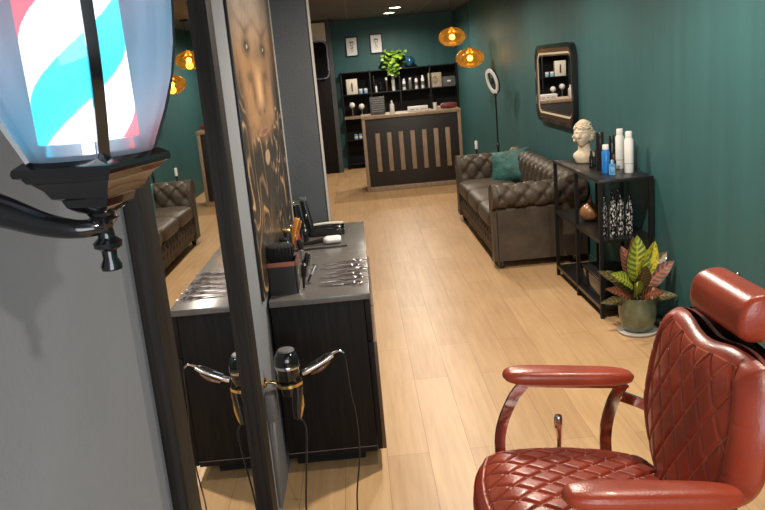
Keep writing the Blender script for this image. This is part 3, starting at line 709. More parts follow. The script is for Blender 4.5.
def pouch(u, v):
    a = u * 2 * PI; w = 0.118 * (1 if 0.06 < v < 0.94 else 1); r = math.sin(max(0.02, min(0.98, v)) * PI) ** 0.18
    return ((v - 0.5) * 0.235, 0.048 * r * sp(math.cos(a), .7), 0.043 + 0.042 * r * sp(math.sin(a), .7))
MB().grid(28, 20, pouch, wrapu=True).build('body', 'maroon', t)
MB().box((0, 0, 0.0855), (0.19, 0.006, 0.003), 0.001, 1).build('zip', 'bronze', t)
t = thing('white_box', 'flat pale box lying between the white cup and the maroon pouch', 'box', (1.215, 11.46, DZ))
MB().box((0, 0, 0.022), (0.09, 0.07, 0.042), 0.003).build('box', 'cardw', t)
MB().box((0, -0.0355, 0.022), (0.05, 0.002, 0.014)).build('print', 'kraft', t)
t = thing('desk_lamp', 'small black swan-neck lamp standing behind the white cup', 'lamp', (1.16, 11.58, DZ))
MB().lathe([(0.05, 0), (0.05, 0.008), (0.0, 0.012)], n=20).build('base', 'black_metal', t)
MB().tube([(0, 0, 0.01), (0, 0, 0.17), (-0.01, -0.01, 0.21), (-0.04, -0.02, 0.22)], 0.006, n=8, sub=5).build('neck', 'black_metal', t)
MB().lathe([(0.012, 0.0), (0.032, -0.035), (0.030, -0.037)], c=(-0.045, -0.02, 0.225), n=18).build('lamp_shade', 'black_gloss', t)

# ------------------------------------------------------------------ back shelf unit
t = thing('display_shelf', 'black display shelf unit with one oak shelf along the back wall', 'shelf', (0.825, 14.13, 0))
o = (0.825, 14.13, 0); SX0, SX1, SY0, SY1 = -0.20, 1.845, 14.0, 14.27
cb((SX0, 14.272, 0.04), (SX1, 14.285, 1.70), 0).build('back_panel', 'black_matte', t)
for x in (SX0, 0.31, 0.83, 1.37, SX1):
    cb((x - 0.012, SY0, 0), (x + 0.012, SY0 + 0.024, 1.715), 0.002).build('upright', 'black_metal', t)
    cb((x - 0.012, SY1 - 0.024, 0), (x + 0.012, SY1, 1.715), 0.002).build('upright', 'black_metal', t)
for z, mm in ((1.702, 'shelf_top'), (1.32, 'shelf_top'), (0.935, 'oak'), (0.53, 'shelf_top'), (0.10, 'shelf_top')):
    cb((SX0 - 0.002, SY0 - 0.003, z - 0.018 if mm != 'oak' else z - 0.045), (SX1 + 0.002, SY1 + 0.001, z), 0.001).build('board', mm, t, label='pale oak board' if mm == 'oak' else None)
# things on the shelf
SH1, SH2, SH3 = 1.3205, 0.9355, 0.5305
def gift_box(name, label, x, z, w, h, dpt, m, deco):
    t = thing(name, label, 'box', (x, 14.08, z)); MB().box((0, 0, h / 2), (w, dpt, h), 0.003).build('box', m, t)
    deco(t, w, h, dpt); return t
def deco_bottle(t, w, h, dpt):
    MB().prism([(-.014, .05), (.014, .05), (.014, .17), (.007, .20), (-.007, .20), (-.014, .17)], -dpt / 2 - 0.002, -dpt / 2 + .001, 'y').build('printed_picture', 'bronze', t)
gift_box('product_box', 'cream box with a brown bottle picture on the left of the top shelf', -0.02, SH1, 0.195, 0.265, 0.09, 'cardw', deco_bottle)
def deco_ring(t, w, h, dpt):
    pts = [(-0.0 + 0.045 * math.cos(k * PI / 8), 0.125 + 0.065 * math.sin(k * PI / 8)) for k in range(16)]
    pi_ = [(p[0] * .75, 0.125 + (p[1] - 0.125) * .75) for p in pts]
    MB().ring(pts, pi_, -dpt / 2 - 0.002, -dpt / 2 + .001, 'y').span((-.005, -dpt / 2 - .002, .09), (.005, -dpt / 2 + .001, .16)).build('printed_emblem', 'bronze', t)
gift_box('product_box', 'beige box with a brown round emblem right of the silver bottles', 1.455, SH1, 0.235, 0.25, 0.10, 'kraft', deco_ring)
t = thing('storage_case', 'dark grey case with rounded pale edge beside the beige emblem box', 'case', (1.70, 14.08, SH1))
MB().box((0, 0, 0.085), (0.225, 0.12, 0.168), 0.02, 3).build('case_body', 'grey_card', t)
MB().ring(rrect(0.225, 0.165, 0.03, 8, 0, 0.085), rrect(0.203, 0.143, 0.025, 8, 0, 0.085), -0.066, -0.058, 'y').build('pale_edge', 'greyp', t)
MB().box((0, -0.062, 0.09), (0.06, 0.004, 0.03), 0.001).build('name_plate', 'white_plastic', t)
for x, lb in ((0.125, 'pale blue jar beside the cream bottle-picture box'), (0.215, 'pale blue jar next to the shelf upright')):
    t = thing('jar', lb, 'jar', (x, 14.07, SH1), 0, 'pale blue jars on the top shelf')
    MB().lathe([(0.033, 0), (0.036, 0.004), (0.036, 0.05), (0.030, 0.058)], n=20).build('jar_body', 'pale_blue', t)
    MB().lathe([(0.034, 0.057), (0.034, 0.082), (0.030, 0.085), (0, 0.085)], n=20).build('lid', 'white_plastic', t)
def bottle(name, label, loc, r, h, m, capm, caph=0.035, group=None, neck=0.45, n=20):
    t = thing(name, label, 'bottle', loc, 0, group)
    hb = h - caph
    MB().lathe([(r * .93, 0), (r, 0.004), (r, hb * .84), (r * .88, hb * .91), (r * neck, hb * .97), (r * neck, hb)], n=n).build('bottle', m, t)
    MB().lathe([(r * neck * 1.2, hb - 0.002), (r * neck * 1.2, h - 0.004), (r * neck, h), (0, h)], n=n).build('cap', capm, t)
    return t
bottle('product_bottle', 'tall black bottle with black cap left of the bronze one on the top shelf', (0.375, 14.10, SH1), 0.026, 0.285, 'black_gloss', 'black_plastic')
bottle('product_bottle', 'white cone bottle standing in front of the tall black bottle', (0.405, 14.035, SH1), 0.018, 0.15, 'white_plastic', 'black_plastic')
bottle('product_bottle', 'black squat bottle between the white cone bottle and the bronze bottle', (0.49, 14.07, SH1), 0.022, 0.17, 'black_gloss', 'black_plastic')
bottle('product_bottle', 'slim bronze bottle with a round white cap on the top shelf', (0.595, 14.06, SH1), 0.018, 0.245, 'bronze', 'white_plastic', 0.05, neck=0.9)
bottle('product_bottle', 'tall white can on the top shelf left of the middle upright', (0.715, 14.06, SH1), 0.030, 0.28, 'white_plastic', 'white_plastic', 0.05, neck=.7)
for i, (x, h, m, lb) in enumerate(((0.905, 0.19, 'white_plastic', 'first silver-white bottle right of the middle upright'), (1.015, 0.20, 'socket', 'grey banded bottle second right of the middle upright'),
        (1.125, 0.215, 'white_plastic', 'white bottle third right of the middle upright'), (1.24, 0.225, 'white_plastic', 'tall white bottle fourth right of the middle upright, next to the beige box'))):
    tt = bottle('product_bottle', lb, (x, 14.06, SH1), 0.029, h, m, 'black_plastic' if i in (2,) else 'white_plastic', 0.03, 'white bottles right of the middle upright', 0.6)
    MB().lathe([(0.0295, h * .25), (0.0295, h * .55)], n=20, caps=False).build('label_band', 'greyp', tt)
# wooden-shelf ornaments: white globe lamps
for x, lb in ((-0.048, 'white globe on a slim stand, left one of two on the oak shelf'), (0.118, 'white globe on a slim stand, right one of two on the oak shelf')):
    hh = 0.0 if x < 0 else -0.035
    t = thing('globe_ornament', lb, 'ornament', (x, 14.07, SH2), 0, 'white globes on stands')
    MB().lathe([(0.032, 0), (0.034, 0.006), (0.010, 0.014), (0.008, 0.06), (0.014, 0.14 + hh), (0.018, 0.155 + hh)], n=20).build('stand', 'greyp', t)
    MB().lathe([(0.052 * math.sin(a * PI / 14) + 0.0001, 0.195 + hh - 0.052 * math.cos(a * PI / 14)) for a in range(15)], n=24).build('globe', 'white_plastic', t)
for x, lb in ((-0.03, 'left upside-down glass on the shelf beside the desk'), (0.05, 'right upside-down glass on the shelf beside the desk')):
    t = thing('drinking_glass', lb, 'glass', (x, 14.06, SH3), 0, 'glasses on the lower shelf')
    MB().lathe([(0.032, 0), (0.030, 0.085), (0.027, 0.085), (0.028, 0.006), (0.0, 0.006)], n=18).build('glass', 'pale_blue', t)
    MB().lathe([(0.0325, 0.02), (0.0315, 0.05)], n=18, caps=False).build('label_band', 'white_plastic', t)
# trailing plant
def leaf_clump(seeds, size, colfn, n, seed):
    r = random.Random(seed); b = MB(); b.uv = {}; b.col = {}
    for i in range(n):
        c, spread = seeds[r.randrange(len(seeds))]
        p = Vector(c) + Vector((r.gauss(0, spread[0]), r.gauss(0, spread[1]), r.gauss(0, spread[2])))
        d = Vector((r.uniform(-1, 1), r.uniform(-1.2, .4), r.uniform(-1.0, .3))).normalized()
        s_ = d.cross(Vector((r.uniform(-.4, .4), -.6, 1))).normalized(); nn = d.cross(s_)
        l = size * r.uniform(.7, 1.2); n0 = len(b.v); pts = []
        for (a, w, h) in ((0, 0, 0), (.25, .38, .05), (.55, .42, .06), (.85, .2, 0), (1.0, 0, -.05)):
            if w == 0: pts.append(p + d * l * a + nn * h * l)
            else: pts += [p + d * l * a + s_ * w * l + nn * (h + .08) * l, p + d * l * a + nn * h * l * .3, p + d * l * a - s_ * w * l + nn * (h + .08) * l]
        f = [(0, 1, 2), (0, 2, 3), (1, 4, 5, 2), (2, 5, 6, 3), (4, 7, 8, 5), (5, 8, 9, 6), (7, 10, 8), (8, 10, 9)]
        b.add(pts, f); cc = colfn(r)
        for k in range(len(pts)): b.col[n0 + k] = cc
    return b
t = thing('trailing_plant', 'bright green trailing plant in a dark pot on top of the display shelf', 'plant', (0.76, 14.12, 1.703))
MB().lathe([(0.07, 0), (0.09, 0.02), (0.10, 0.13), (0.105, 0.14), (0.095, 0.14), (0.085, 0.11), (0, 0.11)], n=24).build('pot', 'black_gloss', t)
def gcol(r):
    k = r.random(); return (0.10 + .22 * k, 0.24 + .26 * k, 0.03 + .03 * k)
leaf_clump([((0, -.02, .22), (.10, .05, .05)), ((-.09, -.03, .20), (.06, .05, .06)), ((-0.02, -.15, .08), (.05, .015, .08)), ((.07, -.03, .25), (.06, .04, .03)), ((-0.05, -.17, .0), (.02, .012, .04))], 0.085, gcol, 230, 3).build('foliage', 'foliage', t)
t = thing('glass_ball', 'dark blue glass ball vase beside the trailing plant', 'vase', (1.035, 14.10, 1.703))
MB().lathe([(0.03, 0.0), (0.07, 0.03), (0.092, 0.08), (0.093, 0.11), (0.075, 0.155), (0.045, 0.178), (0.042, 0.185), (0.036, 0.18), (0.06, 0.14), (0.02, 0.03), (0, 0.03)], n=28).build('body', 'indigo', t)
MB().lathe([(0.044, 0.180), (0.048, 0.186), (0.040, 0.190), (0.036, 0.184)], n=28, caps=False).build('rim', 'chrome', t)
# framed prints
for i, (x0, x1, z0, z1, lb) in enumerate(((-0.068, 0.152, 1.975, 2.312, 'black framed grey portrait sketch on the back wall, left of the pair'), (0.37, 0.592, 1.99, 2.328, 'black framed grey portrait sketch on the back wall, right of the pair'))):
    cx_, cz_ = (x0 + x1) / 2, (z0 + z1) / 2; w, h = x1 - x0, z1 - z0
    t = thing('framed_print', lb, 'picture', (cx_, BY, cz_))
    MB().ring(rrect(w, h, .004, 2), rrect(w - .032, h - .032, .002, 2), -0.025, -0.001, 'y').build('frame', 'black_metal', t, smooth=False)
    MB().span((-w / 2 + .01, -0.014, -h / 2 + .01), (w / 2 - .01, -0.006, h / 2 - .01)).build('paper', 'paper', t, smooth=False)
    b = MB(); r = random.Random(20 + i)
    for k in range(9):
        a = r.uniform(0, PI); s_ = 1 if k % 2 else -1
        pts = [(0.035 * s_ * math.sin(q * .5 + k) * (1 - .06 * k), -0.0155, 0.075 - 0.018 * k + 0.02 * math.cos(q + a)) for q in range(5)]
        b.tube(pts, r.uniform(.0015, .004), n=5, sub=3)
    b.box((-.016, -.0155, .035), (.016, .003, .006)); b.box((.022, -.0155, .035), (.016, .003, .006)); b.box((0, -.0155, -.03), (.03, .003, .006)); b.box((0, -.0155, .075), (.07, .003, .022), .001)
    b.build('sketch', 'ink', t)

# ------------------------------------------------------------------ pendants
def pendant(label, x, y, z):
    t = thing('pendant_lamp', label, 'lamp', (x, y, z), 0, 'amber glass pendants by the desk')
    R = 0.185; H = 0.125
    MB().lathe([(R * math.sin(a) ** .9 if a > 0.01 else .001, -H * math.cos(a)) for a in [0.12 + (PI - .24) * k / 22 for k in range(23)]], n=40, caps=False).build('glass_shade', 'amber', t)
    MB().lathe([(0.036 * math.sin(a * PI / 12) + .0001, -0.036 * math.cos(a * PI / 12)) for a in range(13)], c=(0, 0, 0.0), n=20).build('bulb', 'bulb', t)
    MB().lathe([(0.014, 0.034), (0.016, 0.05), (0.018, 0.10), (0.03, 0.118), (0.03, 0.135), (0.008, 0.145), (0, 0.145)], n=20).build('lamp_holder', 'brass', t)
    MB().tube([(0, 0, 0.14), (0, 0, CEIL - z - 0.02)], 0.003, n=6).build('cord', 'black_plastic', t)
    MB().lathe([(0.05, CEIL - z - 0.025), (0.05, CEIL - z - 0.001), (0, CEIL - z - 0.001)], n=24).build('ceiling_rose', 'black_metal', t)
    l = bpy.data.lights.new('pendant_glow', 'POINT'); l.energy = 0.5; l.color = (1.0, 0.60, 0.25); l.shadow_soft_size = 0.05
    o = bpy.data.objects.new('pendant_glow', l); COL.objects.link(o); o.parent = t; o.location = (0, 0, -0.07)
    return t
pendant('amber glass pendant lamp hanging higher, left one of two', 1.416, 11.0, 2.064)
pendant('amber glass pendant lamp hanging lower, right one of two', 1.556, 10.4, 1.762)

# ------------------------------------------------------------------ ceiling lights
for i, (x, y, lb) in enumerate(((0.735, 12.12, 'round ceiling downlight nearer the camera, of the pair above the desk'), (0.697, 13.2, 'round ceiling downlight nearer the back wall, of the pair above the desk'), (-0.60, 10.18, 'round ceiling downlight near the pillar at the left'))):
    t = thing('ceiling_light', lb, 'lamp', (x, y, CEIL), 0, 'round ceiling downlights')
    MB().ring([(0.10 * math.cos(k * PI / 16), 0.10 * math.sin(k * PI / 16)) for k in range(32)], [(0.085 * math.cos(k * PI / 16), 0.085 * math.sin(k * PI / 16)) for k in range(32)], -0.012, -0.0005, 'z').build('trim_ring', 'white_plastic', t)
    MB().lathe([(0.084, -0.008), (0.084, -0.004), (0, -0.004)], n=32).build('diffuser', 'disc', t)

# ------------------------------------------------------------------ ring light on tripod
t = thing('ring_light', 'white ring light on a black tripod stand beside the teal wall', 'lamp', (1.66, 9.25, 0))
MB().tube([(0, 0, 0.10), (0, 0, 0.72)], 0.013, n=12).tube([(0, 0, 0.70), (0, 0, 1.33)], 0.009, n=12).build('pole', 'black_metal', t)
for k in range(3):
    a = 0.5 + k * 2 * PI / 3 + (0.0)
    MB().tube([(0.012 * math.cos(a), 0.012 * math.sin(a), 0.42), (0.16 * math.cos(a), 0.16 * math.sin(a), 0.01)], 0.008, n=8).build('leg', 'black_metal', t)
MB().lathe([(0.02, 0.70), (0.02, 0.74), (0.012, 0.75)], n=14).lathe([(0.018, 1.30), (0.018, 1.335), (0.01, 1.34)], n=14).build('clamp_collar', 'black_plastic', t)
rm = Matrix.Translation((-0.03, 0, 1.475)) @ Euler((0, 0, math.radians(13))).to_matrix().to_4x4() @ Euler((0, math.radians(-14), 0)).to_matrix().to_4x4()
def ringpts(r): return [(0, r * math.cos(k * PI / 20), r * math.sin(k * PI / 20)) for k in range(40)]
b = MB(); q = MB().ring([(p[1], p[2]) for p in ringpts(.150)], [(p[1], p[2]) for p in ringpts(.108)], -0.012, 0.006, 'x'); b.add(q.v, q.f, rm); b.build('ring_diffuser', 'ringglow', t)
b = MB(); q = MB().ring([(p[1], p[2]) for p in ringpts(.153)], [(p[1], p[2]) for p in ringpts(.105)], 0.006, 0.022, 'x'); b.add(q.v, q.f, rm); b.build('ring_housing', 'black_plastic', t)
b = MB(); q = MB().tube([(0.012, 0, -0.14), (0.012, 0, 0.0)], 0.007, n=8).box((0.0, 0, 0.0), (0.02, 0.03, 0.07), 0.004); b.add(q.v, q.f, rm); b.build('phone_clamp', 'black_plastic', t)

# ------------------------------------------------------------------ candle on side table behind sofa
t = thing('side_table', 'small black pedestal behind the far arm of the sofa', 'table', (1.43, 9.45, 0))
MB().lathe([(0.13, 0), (0.13, 0.012), (0.016, 0.02), (0.016, 0.58), (0.12, 0.59), (0.125, 0.605), (0, 0.605)], n=28).build('pedestal', 'black_metal', t)
MB().lathe([(0.122, 0.6055), (0.122, 0.612), (0, 0.612)], n=28).build('table_top', 'shelf_top', t)
t = thing('candle', 'white candle in a dark holder behind the far arm of the sofa', 'candle', (1.425, 9.42, 0.6125))
MB().lathe([(0.035, 0), (0.035, 0.006), (0.008, 0.014), (0.008, 0.05), (0.02, 0.058), (0.022, 0.07), (0, 0.07)], n=20).build('candle_holder', 'black_metal', t)
MB().lathe([(0.018, 0.068), (0.018, 0.165), (0.014, 0.17), (0, 0.17)], n=18).build('wax', 'white_plastic', t)

# ------------------------------------------------------------------ right wall mirror
t = thing('wall_mirror', 'black rounded rectangular mirror with a lit gold inner edge on the teal wall', 'mirror', (RX, 7.22, 1.46))
Wm, Hm = 1.36, 0.72
MB().ring(rrect(Wm, Hm, .15, 10), rrect(Wm - .07, Hm - .07, .12, 10), -0.045, -0.001, 'x').build('outer_frame', 'black_gloss', t)
MB().ring(rrect(Wm - .07, Hm - .07, .12, 10), rrect(Wm - .15, Hm - .15, .09, 10), -0.040, -0.002, 'x').build('bronze_frame', 'bronze', t, label='bronze inner frame')
MB().ring(rrect(Wm - .15, Hm - .15, .09, 10), rrect(Wm - .185, Hm - .185, .075, 10), -0.034, -0.003, 'x').build('light_strip', 'strip', t)
MB().ring(rrect(Wm - .185, Hm - .185, .075, 10), rrect(Wm - .215, Hm - .215, .06, 10), -0.032, -0.004, 'x').build('inner_trim', 'bronze', t)
MB().prism(rrect(Wm - .21, Hm - .21, .06, 10), -0.030, -0.006, 'x').build('mirror_glass', 'mirror', t, smooth=False)

# ------------------------------------------------------------------ chesterfield sofa
def tuft(s, l, ds, dl):
    """button tufting in a diamond grid: returns inward depth"""
    u = s / ds; v = l / dl
    best = 9
    for a in (math.floor(u) - 1, math.floor(u), math.floor(u) + 1, math.floor(u) + 2):
        off = 0.5 if a % 2 else 0.0
        bv = round(v - off) + off
        dd = math.hypot((u - a) * ds, (v - bv) * dl)
        best = min(best, dd)
    k1 = abs(((u + 2 * v) * 0.5) % 1 - 0.5) if False else None
    p = (u / 1.0 + v * 2.0) / 2.0; q = (u / 1.0 - v * 2.0) / 2.0
    c = min(abs(p - round(p)), abs(q - round(q))) * ds
    return 0.024 * math.exp(-(best / 0.026) ** 2) + 0.009 * math.exp(-(c / 0.013) ** 2), best
def scroll(length, H, r, th, flip=False):
    """profile of a rolled-over arm: inner face at p=0, outer roll at p<0. returns list of (p,q,nx,nq,s)"""
    pts = []
    z0 = 0.30
    zc = H - r
    n1 = 12
    for i in range(n1): # inner face up
        z = z0 + (zc - z0) * i / n1; pts.append((0, z, 1, 0))
    n2 = 40
    cx_ = -r
    for i in range(n2 + 1):
        a = -0 + (PI * 1.45) * i / n2; pts.append((cx_ + r * math.cos(a), zc + r * math.sin(a), math.cos(a), math.sin(a)))
    return pts
def scroll_part(length, H, r, th, axis, origin, sgn, ds, dl, nl=110, bottom=0.10):
    b = MB(); P = scroll(length, H, r, th); S_ = [0]
    for i in range(1, len(P)): S_.append(S_[-1] + math.hypot(P[i][0] - P[i - 1][0], P[i][1] - P[i - 1][1]))
    N = len(P)
    def pos(p, q, l):
        if axis == 'x': return (origin[0] + l, origin[1] + sgn * p, q)
        return (origin[0] + sgn * p, origin[1] + l, q)
    vs = []; fs = []
    back = -th
    ex, eq = P[-1][0], P[-1][1]
    tail = [(back, eq - 0.010), (back, eq - 0.016), (back, eq - 0.03), (back, bottom + 0.01), (back, bottom), (0.0, bottom), (0.0, bottom + 0.01), (0.0, 0.285)]
    NT = N + len(tail)
    for j in range(nl + 1):
        l = length * j / nl
        ed = min(1, min(l, length - l) / 0.03 + 0.0); rnd_ = (1 - ed) ** 2 * 0.012
        for i, (p, q, nx, nq) in enumerate(P):
            dpt, _ = tuft(S_[i] - 0.03, l - length / 2, ds, dl); dpt *= min(1, ed * 1.2)
            dpt += rnd_
            vs.append(pos(p - nx * dpt, q - nq * dpt, l))
        for (p, q) in tail: vs.append(pos(p, q, l))
    for j in range(nl):
        for i in range(NT):
            k = (i + 1) % NT; fs.append((j * NT + i, j * NT + k, (j + 1) * NT + k, (j + 1) * NT + i))
    fs.append(tuple(range(NT))[::-1]); fs.append(tuple(nl * NT + i for i in range(NT)))
    b.add(vs, fs); return b
sx0, sx1, sy0, sy1 = 1.055, 1.855, 6.245, 8.68
t = thing('sofa', 'brown tufted leather three-seat chesterfield sofa against the teal wall', 'sofa', (1.45, 7.46, 0))
o = (1.45, 7.46, 0)
def sh(b): b.v = [(v[0] - o[0], v[1] - o[1], v[2] - o[2]) for v in b.v]; return b
# arms: inner face towards the seat
sh(scroll_part(0.76, 0.725, 0.105, 0.15, 'x', (sx0 + 0.035, sy0 + 0.215, 0), 1, 0.105, 0.17, 80, 0.07)).build('arm', 'sofa', t, angle=60)
sh(scroll_part(0.76, 0.725, 0.105, 0.15, 'x', (sx0 + 0.035, sy1 - 0.215, 0), -1, 0.105, 0.17, 80, 0.07)).build('arm', 'sofa', t, angle=60)
sh(scroll_part(sy1 - sy0 - 0.12, 0.775, 0.105, 0.15, 'y', (sx1 - 0.215, sy0 + 0.06, 0), -1, 0.105, 0.17, 220, 0.07)).build('backrest', 'sofa', t, angle=60)
b = MB(); 
for yc, sg in ((sy0 + 0.215, 1), (sy1 - 0.215, -1)):   # rolled arm fronts
    out = []
    for k in range(25): a = -0.2 + (PI * 1.5) * k / 24; out.append((yc + sg * (-0.105 + 0.104 * math.cos(a)), 0.62 + 0.104 * math.sin(a)))
    out += [(yc - sg * 0.150, 0.50), (yc - sg * 0.150, 0.075), (yc, 0.075), (yc, 0.50)]
    q = MB().prism(out, sx0 + 0.004, sx0 + 0.04, 'x'); f = sh(q).build('arm_front', 'sofa', t, angle=30)
    pts = [(sx0 + 0.006, p[0], p[1]) for p in out]
    sh(MB().tube(pts, 0.006, n=6, closed=True)).build('piping', 'sofa', f)
# seat base with tufted front
def basef(u, v):
    y = sy0 + 0.21 + u * (sy1 - sy0 - 0.42); z = 0.08 + v * 0.225
    d_, _ = tuft(z - 0.19, y - 7.46, 0.08, 0.13); return (sx0 + 0.03 + d_ - 0.02 * math.sin(v * PI), y, z)
sh(MB().grid(200, 20, basef)).build('front_panel', 'sofa', t)
sh(MB().span((sx0 + 0.045, sy0 + 0.2, 0.075), (sx1 - 0.1, sy1 - 0.2, 0.30), 0.01)).build('seat_base', 'sofa', t)
def cushion(y0, y1):
    b = MB(); hy = (y1 - y0) / 2; cy_ = (y0 + y1) / 2; x0_, x1_ = sx0 - 0.01, sx1 - 0.235; hx = (x1_ - x0_) / 2; cx_ = (x0_ + x1_) / 2
    def f(u, v):
        a = u * 2 * PI; ph = (v - 0.5) * PI
        e = 0.28; e2 = 0.45
        return (cx_ + hx * sp(math.cos(a), e) * sp(math.cos(ph), e2), cy_ + hy * sp(math.sin(a), e) * sp(math.cos(ph), e2), 0.385 + (0.078 + 0.02 * (1 if v > .5 else 0) * math.cos(min(1, abs(math.cos(a) * math.cos(ph))) * PI / 2) ** 0) * sp(math.sin(ph), .5))
    return b.grid(64, 24, f, wrapu=True)
span = (sy1 - sy0 - 0.44) / 3
for k in range(3):
    y0 = sy0 + 0.22 + k * span
    c_ = sh(cushion(y0 + 0.003, y0 + span - 0.003)).build('seat_cushion', 'sofa', t, angle=70)
for x in (sx0 + 0.07, sx1 - 0.1):
    for y in (sy0 + 0.12, sy1 - 0.12):
        sh(MB().lathe([(0.022, 0), (0.028, 0.02), (0.034, 0.05), (0.028, 0.075), (0, 0.078)], c=(x, y, 0), n=16)).build('foot', 'black_gloss', t)
# cushion (resting in the far corner)
def pillow(u, v):
    a, b_ = (u - .5) * 2, (v - .5) * 2
    return a, b_
b = MB(); hw = 0.215
def pf(sgn):
    def f(u, v):
        a, b_ = (u - .5) * 2, (v - .5) * 2
        th = 0.075 * ((1 - a ** 4) * (1 - b_ ** 4)) ** .6 + 0.010 * noise.noise(Vector((a * 2.2, b_ * 2.2, sgn))) * (1 - a * a) * (1 - b_ * b_)
        pin = 1 - 0.06 * (1 - abs(a)) * 0
        return (a * hw * (1 - .07 * (1 - b_ * b_)), sgn * th, b_ * hw * (1 - .07 * (1 - a * a)))
    return f
b.grid(30, 30, pf(1)).grid(30, 30, pf(-1))
t = b.build('cushion', 'velvet'); prop(t, 'teal velvet cushion leaning in the far corner of the brown sofa', 'cushion')
t.location = (1.575, 8.15, 0.618); t.rotation_euler = (math.radians(-26), math.radians(-8), math.radians(-32)); t.scale = (1.0, 0.92, 0.84)

# ------------------------------------------------------------------ console shelf on the right
KX0, KX1, KY0, KY1, KZ = 1.50, 1.85, 4.85, 6.0, 0.93
t = thing('console_shelf', 'open black metal console shelf beside the sofa against the teal wall', 'shelf', (1.675, 5.425, 0))
o = (1.675, 5.425, 0)
for y in (KY0, 5.40, KY1 - 0.024):
    for x in (KX0, KX1 - 0.024):
        sh(MB().span((x, y, 0), (x + 0.024, y + 0.024, KZ - 0.021))).build('leg', 'black_metal', t, smooth=False)
for z, zn in ((KZ, 0.02), (0.535, 0.018), (0.085, 0.018)):
    if z == KZ: sh(MB().span((KX0 - 0.003, KY0 - 0.003, z - zn), (KX1 + 0.003, KY1 + 0.003, z), 0.0015)).build('top_board', 'shelf_top', t)
    else:
        sh(MB().span((KX0 + 0.025, KY0 + 0.004, z - zn), (KX1 - 0.025, KY1 - 0.004, z - .001)).span((KX0 + .001, KY0 + .02, z - .024), (KX0 + .023, KY1 - .02, z + .002)).span((KX1 - .023, KY0 + .02, z - .024), (KX1 - .001, KY1 - .02, z + .002))).build('shelf_board', 'shelf_top', t, smooth=False)
